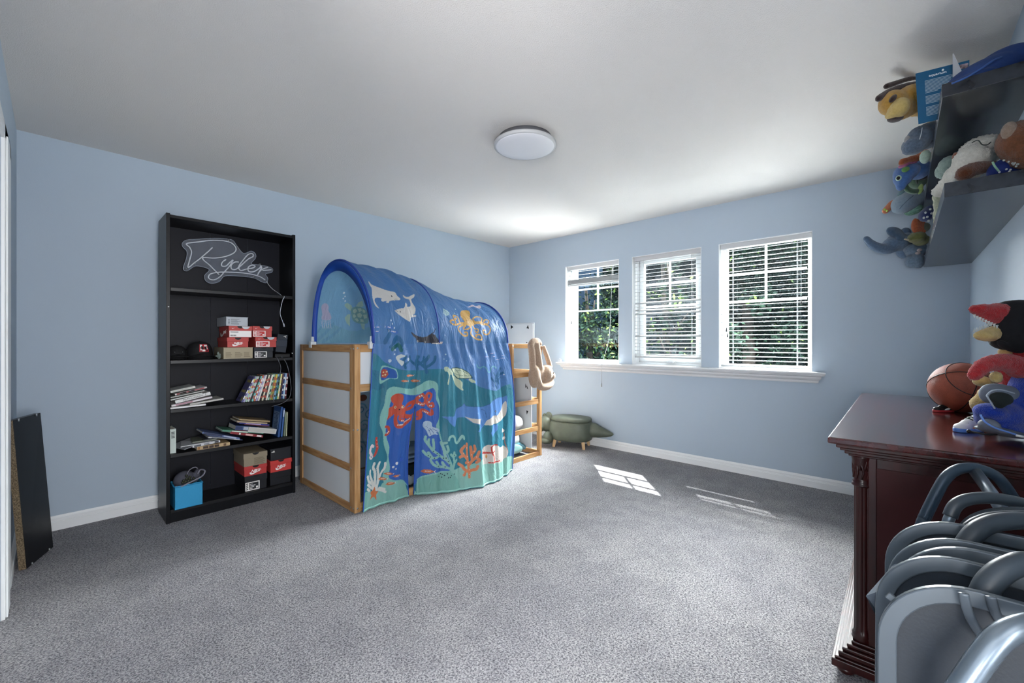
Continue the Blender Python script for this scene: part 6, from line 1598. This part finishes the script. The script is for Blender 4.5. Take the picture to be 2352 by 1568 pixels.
# near end of the lower shelf: white dog and brown bear
D = 1.66
t = toy('shaggy white plush dog with brown paws slumped on the lower shelf', at(2230, 430, D))
wf = plush_mat('shaggy', '#ece8dc', '#cfcabb')
blobs(t, 'body', wf, [(2255, 348, (42, 42, 34), .02, -10), (2232, 364, (30, 34, 30)), (2215, 395, (34, 40, 26), .03, -30), (2190, 418, (26, 34, 20), .08, -35), (2166, 436, (18, 24, 16), .14, -40)], D, remesh=.006, fuzz=.022)
blobs(t, 'paw', plush_mat('brownpaw', '#6b3a1e', '#4a2510'), [('L', [(2216, 398), (2236, 388), (2262, 384), (2282, 382)], 17, 11, -.05)], D, fuzz=.010)
blobs(t, 'ear', plush_mat('brownpaw2', '#8a4a26', '#66331a'), [(2200, 360, (9, 12, 13), .03, -30)], D, fuzz=.010)
q = MB(); q.tube(spline([at(2232, 328, D - .085), at(2246, 322, D - .095), at(2256, 332, D - .10), at(2268, 332, D - .10), at(2276, 326, D - .095)], 5), .0018, 6); q.build('mouth_seam', mat('thread_dark', '#3c4440', .8), t)
t = toy('sage green fluffy plush half hidden behind the white dog', at(2180, 400, 1.95))
blobs(t, 'body', plush_mat('sagefluff', '#9fb3a9', '#6f877c'), [(2182, 378, (20, 22, 20)), (2170, 392, (16, 20, 18), .05)], 1.95, fuzz=.012)
t = toy('cream and green striped plush scrap at the front of the lower shelf', at(2155, 455, 2.08))
blobs(t, 'body', plush_mat('creamscrap', '#d3d2ba', '#7f9070'), [(2152, 452, (7, 10, 12)), (2158, 446, (8, 10, 10), .03), (2158, 470, (11, 12, 16)), (2160, 492, (13, 14, 18)), (2162, 508, (13, 14, 16))], 2.1, remesh=.005, fuzz=.006)
D = 1.50
t = toy('cinnamon brown teddy bear in a starry navy shirt on the lower shelf', at(2340, 400, D))
blobs(t, 'head', plush_mat('bear', '#865235', '#5f3820'), [(2345, 325, (44, 38, 48), .0, 10), (2362, 352, (34, 34, 34), -.02)], D, fuzz=.012)
blobs(t, 'ear', plush_mat('bearear', '#b59c88', '#8f7660'), [(2318, 300, (16, 12, 22), -.01, 15)], D, fuzz=.003)
sh_ = blobs(t, 'shirt', mat('starry_cloth', '#12286a', .8, bump=.2), [(2318, 385, (40, 34, 24), .05, -6), (2350, 392, (40, 34, 22), .05), (2300, 392, (22, 28, 18), .05)], D, fuzz=.001)
q = MB(); rnd = random.Random(6)
for k in range(16):
    q.sph(at(2290 + rnd.uniform(0, 60), 368 + rnd.uniform(0, 34), D - .045 + rnd.uniform(-.004, .012)), (.0035, .0035, .0035), nu=6, nv=4)
q.build('star_print', plush_mat('white', '#d8dcd8'), sh_)
q = MB(); q.tube(spline([at(2280, 372, D - .03), at(2285, 382, D - .035), at(2294, 393, D - .035)], 5), .003, 8); q.build('cuff', plush_mat('mintcuff', '#9fcfae'), sh_)

# ------------------------------------------------------------------ on top of the dresser
bc_ = Vector((2.963, -.212, .835 + .119))
t = thing('basketball', 'worn orange brown basketball resting on the dresser', 'basketball', (bc_.x, bc_.y, .835))
q = MB(); q.sph(bc_, (.119, .119, .119), nu=48, nv=32); q.build('ball', mat('ball_rubber', '#9a4d38', .55, bump=.5, bscale=420, var=.25, vscale=22), t)
Rb = rotm(20, 38, 30)
def circ(axis_n, off, k=60, sc=1.0):
    n_ = Vector(axis_n).normalized(); u_ = n_.orthogonal().normalized(); v_ = n_.cross(u_); r_ = math.sqrt(max(1e-6, 1 - off * off)) * .1192
    return [bc_ + Rb @ (n_ * off * .1192 + u_ * r_ * math.cos(2 * PI * j / k) + v_ * r_ * math.sin(2 * PI * j / k)) for j in range(k)]
for ax, of in (((0, 0, 1), 0), ((0, 1, 0), 0), ((1, 0, 0), .62), ((1, 0, 0), -.62)):
    q = MB(); q.tube(circ(ax, of), .0020, 6, closed=True); q.build('seam', M_black, t)
def shoe(label, pos, d, L_, roll, cols, yaw=0.0):
    t = thing('toy_sneaker', label, 'sneaker', tuple(pos), 0, 'little sneakers on the dresser')
    X = Matrix.Translation(pos) @ Matrix.Rotation(R(42.7 + 90 + yaw), 4, 'Z') @ Matrix.Rotation(R(roll), 4, 'X')
    # local: toe along +x... sole on z=0
    def ov(q, z0, z1, k, grow=0.0):
        n = 28; v = []
        for zz, kk in ((z0, k), (z1, k - grow)):
            for j in range(n):
                a = 2 * PI * j / n; x = math.cos(a); y = math.sin(a) * (.36 + .07 * x); v.append((x * L_ / 2 * kk, y * L_ / 2 * kk * 1.05, zz))
        q.add(v, [(j, (j + 1) % n, n + (j + 1) % n, n + j) for j in range(n)] + [tuple(range(n - 1, -1, -1)), tuple(range(n, 2 * n))], True)
    q = MB(); q.X = X; ov(q, .0005, L_ * .11, 1.0); q.build('sole', cols[0], t, bevel=.002)
    q = MB(); q.X = X; q.sph((L_ * .26, 0, L_ * .13), (L_ * .23, L_ * .17, L_ * .12)); q.sph((L_ * .02, 0, L_ * .18), (L_ * .26, L_ * .16, L_ * .17)); q.sph((-L_ * .26, 0, L_ * .22), (L_ * .22, L_ * .155, L_ * .24)); q.build('upper', cols[1], t, remesh=L_ * .03)
    q = MB(); q.X = X
    for k in range(4): q.tube([(L_ * (.18 - .085 * k), -L_ * .09, L_ * (.245 + .04 * k)), (L_ * (.17 - .085 * k), 0, L_ * (.285 + .04 * k)), (L_ * (.18 - .085 * k), L_ * .09, L_ * (.245 + .04 * k))], L_ * .018, 6)
    q.build('laces', cols[2], t)
    q = MB(); q.X = X; q.sph((-L_ * .02, L_ * .155, L_ * .15), (L_ * .16, L_ * .02, L_ * .05), rot=(0, 20, 0)); q.sph((-L_ * .02, -L_ * .155, L_ * .15), (L_ * .16, L_ * .02, L_ * .05), rot=(0, 20, 0)); q.build('side_stripe', cols[3], t)
    return t
wht = mat('shoe_white', '#d9dadb', .5); blu = mat('shoe_blue', '#4f78bd', .45)
p_ = at(2168, 938, 2.04); shoe('small black white and red sneaker lying against the basketball', (p_.x, p_.y, .8355), 2.1, .104, 0, [mat('shoe_red', '#a02a30', .5), M_black, wht, wht])
p_ = at(2226, 970, 1.60); shoe('little white sneaker with blue sole beside the red dinosaur, on the dresser', (p_.x, p_.y, .8355), 1.62, .135, 0, [blu, wht, M_black, mat('shoe_orange', '#c98a62', .5)], yaw=12)

D = 1.50
t = thing('plush_dinosaur', 'big red plush dinosaur with open toothy jaw and black cap seated on the dresser', 'soft toy', (2.25, -.25, .8355))
rd = plush_mat('red', '#b4262c', '#80171e'); tn = plush_mat('tan', '#cdb376', '#ad8f50')
blobs(t, 'body', rd, [('L', [(2231, 711), (2250, 714), (2275, 722), (2310, 730)], 7, 26), (2262, 708, (34, 18, 10), 0, 3), (2290, 716, (30, 26, 20)), (2330, 740, (36, 34, 42)), (2335, 812, (24, 26, 36)), (2345, 850, (46, 40, 46), .02), (2350, 905, (50, 40, 50), .02),
    ('L', [(2238, 862), (2256, 842), (2285, 832), (2320, 834), (2340, 845)], 13, 24, -.06)], D, remesh=.007, fuzz=.010)
blobs(t, 'lower_jaw', tn, [('L', [(2241, 770), (2258, 766), (2280, 762), (2305, 760)], 7, 17), (2270, 772, (30, 18, 12))], D, remesh=.006, fuzz=.006)
for k in range(9):
    q = MB(); p0 = at(2238 + k * 6.5, 722 + k * 3.0, D - .035 + .008 * (k % 2)); q.tube([p0, p0 + Vector((0, 0, -.013))], [.0042, .0006], 6); q.build('tooth', plush_mat('white', '#d8dcd8'), t)
for k in range(7):
    q = MB(); p0 = at(2238 + k * 6.0, 762 - k * 2.2, D - .03 + .008 * (k % 2)); q.tube([p0, p0 + Vector((0, 0, .013))], [.0042, .0006], 6); q.build('tooth', plush_mat('white', '#d8dcd8'), t)
blobs(t, 'cap', mat('black_fleece', '#0b0d12', .9, bump=.3), [(2338, 742, (46, 50, 54), -.015), (2330, 780, (38, 44, 24), -.02, -12), (2322, 715, (22, 40, 26), -.01), ('L', [(2298, 786), (2316, 798), (2345, 804)], 8, 9, -.05)], D, remesh=.007, fuzz=.002)
blobs(t, 'belly', tn, [(2258, 876, (20, 18, 13), .0, 8), (2288, 866, (12, 12, 14), -.06), (2308, 810, (10, 14, 16), .0), (2256, 928, (20, 24, 22), .06), (2270, 905, (18, 20, 18), .05)], D, remesh=.006, fuzz=.006)
q = MB(); p0 = at(2237, 868, D - .06); q.tube([p0, p0 + (at(2229, 873, D - .06) - p0)], [.005, .001], 8); q.build('claw', plush_mat('clawpale', '#b98f80'), t)
sh = blobs(t, 'blue_shorts', plush_mat('royal', '#123aa6', '#0b2878'), [(2300, 958, (48, 40, 34), -.03, -8), (2338, 960, (40, 42, 44), -.03), (2274, 946, (26, 30, 20), -.04, 10), (2320, 990, (50, 34, 14), -.04, 10), (2362, 900, (24, 40, 60), -.05, 14)], D, remesh=.006, fuzz=.003)
q = MB(); q.tube(spline([at(2252, 952, D - .10), at(2262, 968, D - .11), at(2285, 982, D - .12), at(2318, 993, D - .125), at(2348, 1003, D - .12)], 5), .003, 8); q.build('hem', mat('hem_lightblue', '#6f95dc', .7), sh)
t = thing('grey_pouch', 'grey zip pouch propped against the red dinosaur on the dresser', 'pouch', tuple(at(2295, 930, 1.42)))
gp = mat('pouch_grey', '#646a76', .7, bump=.2)
blobs(t, 'pouch_body', gp, [(2292, 900, (36, 22, 20), 0, 8), (2275, 905, (20, 20, 22), 0), (2312, 902, (22, 20, 18), 0, 12)], 1.40, fuzz=0)
blobs(t, 'opening', mat('pouch_dark', '#18201f', .9), [(2300, 915, (26, 12, 15), -.025, 10), (2296, 926, (14, 8, 12), -.02, 10)], 1.40, remesh=.004, fuzz=0)
q = MB(); q.tube(spline([at(2266, 908, 1.36), at(2278, 897, 1.355), at(2300, 895, 1.35), at(2330, 903, 1.35)], 5), .0022, 8); q.tube(spline([at(2266, 908, 1.36), at(2276, 924, 1.355), at(2285, 938, 1.355)], 5), .0022, 8); q.build('zip_edge', mat('pouch_edge', '#9aa2ac', .5), t)
t = thing('cloth_bag', 'flat grey cloth bag lying under the blue shorts at the dresser edge', 'bag', tuple(at(2290, 1000, 1.40)))
blobs(t, 'bag_body', gp, [(2290, 988, (34, 40, 8), .0, 6), (2310, 994, (40, 40, 8), .0, 4), (2272, 976, (14, 22, 15), -.01, -20)], 1.44, remesh=.005, fuzz=0)
q = MB(); q.tube([at(2226, 990, 1.44), at(2262, 997, 1.42), at(2290, 998, 1.41)], .003, 8); q.sph(at(2225, 990, 1.44), .006); q.build('strap', M_black, t)
q = MB(); q.tube(spline([at(2335, 1000, 1.37), at(2345, 1002, 1.36), at(2356, 1004, 1.36)], 4), .004, 8); tag(q.build('drawstring', wht, None), 'short white drawstring end at the dresser edge', 'cord')

# ------------------------------------------------------------------ outside the windows
struct(MB().box(5, 40, -25, 40, -3.3, -3.2).build('ground_outside', mat('lawn', '#2c3a1e', .95, var=.4, vscale=2)))
def leafmat(key, col, col2):
    return mat('leaf_' + key, col, .85, var=.5, col2=col2, vscale=1.6, spec=.08)
LM = [leafmat('dark', '#16241d', '#0c1512'), leafmat('mid', '#1f3124', '#101c15'), leafmat('light', '#6a8040', '#3c5426')]
def tree(label, x, y, h, r, n, seed, mk=(0, 1), ls=.06, low=.0, light=.03):
    t = thing('tree', label, 'tree', (x, y, -3.2), 0, 'trees outside the windows')
    q = MB(); q.tube([(x, y, -3.2), (x + .1, y, -3.2 + h * .4), (x - .05, y + .1, -3.2 + h * .95)], [.16, .12, .03], 10)
    rnd = random.Random(seed)
    for k in range(9):
        z = -3.2 + h * (.25 + .07 * k); a = rnd.uniform(0, 6.28); q.tube([(x, y, z), (x + r * .7 * math.cos(a), y + r * .7 * math.sin(a), z + .5)], [.05, .01], 6)
    q.build('trunk', mat('bark', '#2a241e', .9), t)
    rs = np.random.RandomState(seed)
    cl = rs.uniform(-1, 1, (int(60 + h * 14), 3)); cl = cl[np.linalg.norm(cl, axis=1) < 1]
    ctr = np.array([x, y, -3.2 + h * (.5 + low / 2)]); sc = np.array([r, r, h * (.5 - low / 2)])
    cen = ctr + cl * sc
    pick = cen[rs.randint(0, len(cen), n)] + rs.normal(0, .22 * r / 1.6, (n, 3))
    A = rs.normal(0, 1, (n, 3)); A /= np.linalg.norm(A, axis=1)[:, None]; B = rs.normal(0, 1, (n, 3)); B -= A * (A * B).sum(1)[:, None]; B /= np.linalg.norm(B, axis=1)[:, None]
    s = ls * rs.uniform(.6, 1.3, n)[:, None]
    v = np.concatenate([pick - A * s, pick + B * s * .42, pick + A * s, pick - B * s * .42], 1).reshape(-1, 3)
    W = np.array([x, y, -3.2]); v = (v - W).astype(np.float32)
    me = bpy.data.meshes.new('foliage'); me.vertices.add(len(v)); me.vertices.foreach_set('co', v.ravel())
    me.loops.add(4 * n); me.loops.foreach_set('vertex_index', np.arange(4 * n, dtype=np.int32)); me.polygons.add(n); me.polygons.foreach_set('loop_start', np.arange(0, 4 * n, 4, dtype=np.int32))
    me.update(calc_edges=True); me.validate()
    for q_ in (LM[mk[0]], LM[mk[1]], LM[2]): me.materials.append(q_)
    mi = rs.choice([0, 1, 2], n, p=[.6, .4 - light, light]).astype(np.int32); me.polygons.foreach_set('material_index', mi)
    o = bpy.data.objects.new('foliage', me); COL.objects.link(o); o.parent = t
tree('dense dark evergreen seen through the left window', 12.9, 7.8, 9.0, 1.5, 46000, 1, light=.04, ls=.06)
tree('leafy tree with pale yellow green leaves close to the left window', 7.9, 4.95, 5.8, .95, 14000, 2, light=.12, ls=.045)
tree('large dark tree behind the grey sided house', 16.5, 6.6, 11, 2.2, 30000, 3, light=.02, ls=.13)
tree('tall narrow dark evergreen filling the left half of the right window', 9.0, 2.15, 9.0, 1.0, 44000, 4, light=.015, ls=.05)
tree('dark evergreen filling the right half of the right window', 12.0, 1.3, 9.5, 1.5, 46000, 5, light=.015, ls=.06)
tree('low bright green bush below the right window', 7.3, 1.15, 4.2, .6, 8000, 6, light=.14, ls=.045)
tree('tall evergreen far behind the right window trees', 17, 1.6, 11, 2.2, 30000, 7, light=.01, ls=.13)
tree('tall evergreen far behind the left window trees', 17, 11.4, 11, 2.2, 30000, 8, light=.01, ls=.13)
tree('slim tree whose branches cross the middle window', 7.9, 3.25, 6.6, .6, 5000, 9, light=.12)
tree('far evergreen glimpsed between the right and middle windows', 14.5, 4.4, 10, 1.3, 24000, 10, light=.01, ls=.1)
# neighbouring house in grey lap siding
t = thing('neighbour_house', 'grey sided neighbouring house with a white trimmed window behind the middle window', 'house', (11.0, 4.1, -3.2))
M_sid = mat('grey_siding', '#7b838c', .7)
q = MB(); z = -3.2
while z < 1.95:
    q.add([(10.2, 3.35, z), (10.2, 5.15, z), (10.185, 5.15, z), (10.185, 3.35, z)], [(0, 1, 2, 3)]); q.add([(10.185, 3.35, z), (10.185, 5.15, z), (10.2, 5.15, z + .14), (10.2, 3.35, z + .14)], [(0, 1, 2, 3)]); z += .14
q.box(10.2, 12.5, 3.35, 5.15, -3.2, 1.95); q.build('wall', M_sid, t)
q = MB(); q.add([(10.0, 3.1, 1.95), (10.0, 5.4, 1.95), (12.7, 5.4, 1.95), (12.7, 3.1, 1.95), (10.0, 4.25, 2.9), (12.7, 4.25, 2.9)], [(0, 1, 4), (1, 2, 5, 4), (3, 5, 2), (0, 4, 5, 3), (0, 3, 2, 1)]); q.build('roof', mat('roof_shingle', '#3b3d42', .9), t)
q = MB(); rect_frame(q, 10.12, 10.19, 3.45, 4.05, .7, 1.55, .07, .07); f_ = q.build('window', M_vinyl, t); q = MB(); q.box(10.16, 10.17, 3.5, 4.0, .75, 1.5); q.build('pane', mat('dark_pane', '#2b333c', .1), f_)
t = thing('neighbour_house', 'blue sided house corner at the left edge of the left window', 'house', (10.3, 7.4, -3.2))
q = MB(); q.box(9.6, 11.0, 6.50, 8.4, -3.2, 4.6); q.build('wall', mat('blue_siding', '#3f5872', .7), t)
q = MB(); q.add([(9.4, 6.3, 4.6), (11.2, 6.3, 4.6), (11.2, 8.6, 4.6), (9.4, 8.6, 4.6), (10.3, 7.4, 5.6)], [(0, 1, 4), (1, 2, 4), (2, 3, 4), (3, 0, 4), (3, 2, 1, 0)]); q.build('roof', mat('roof_shingle', '#3b3d42', .9), t)
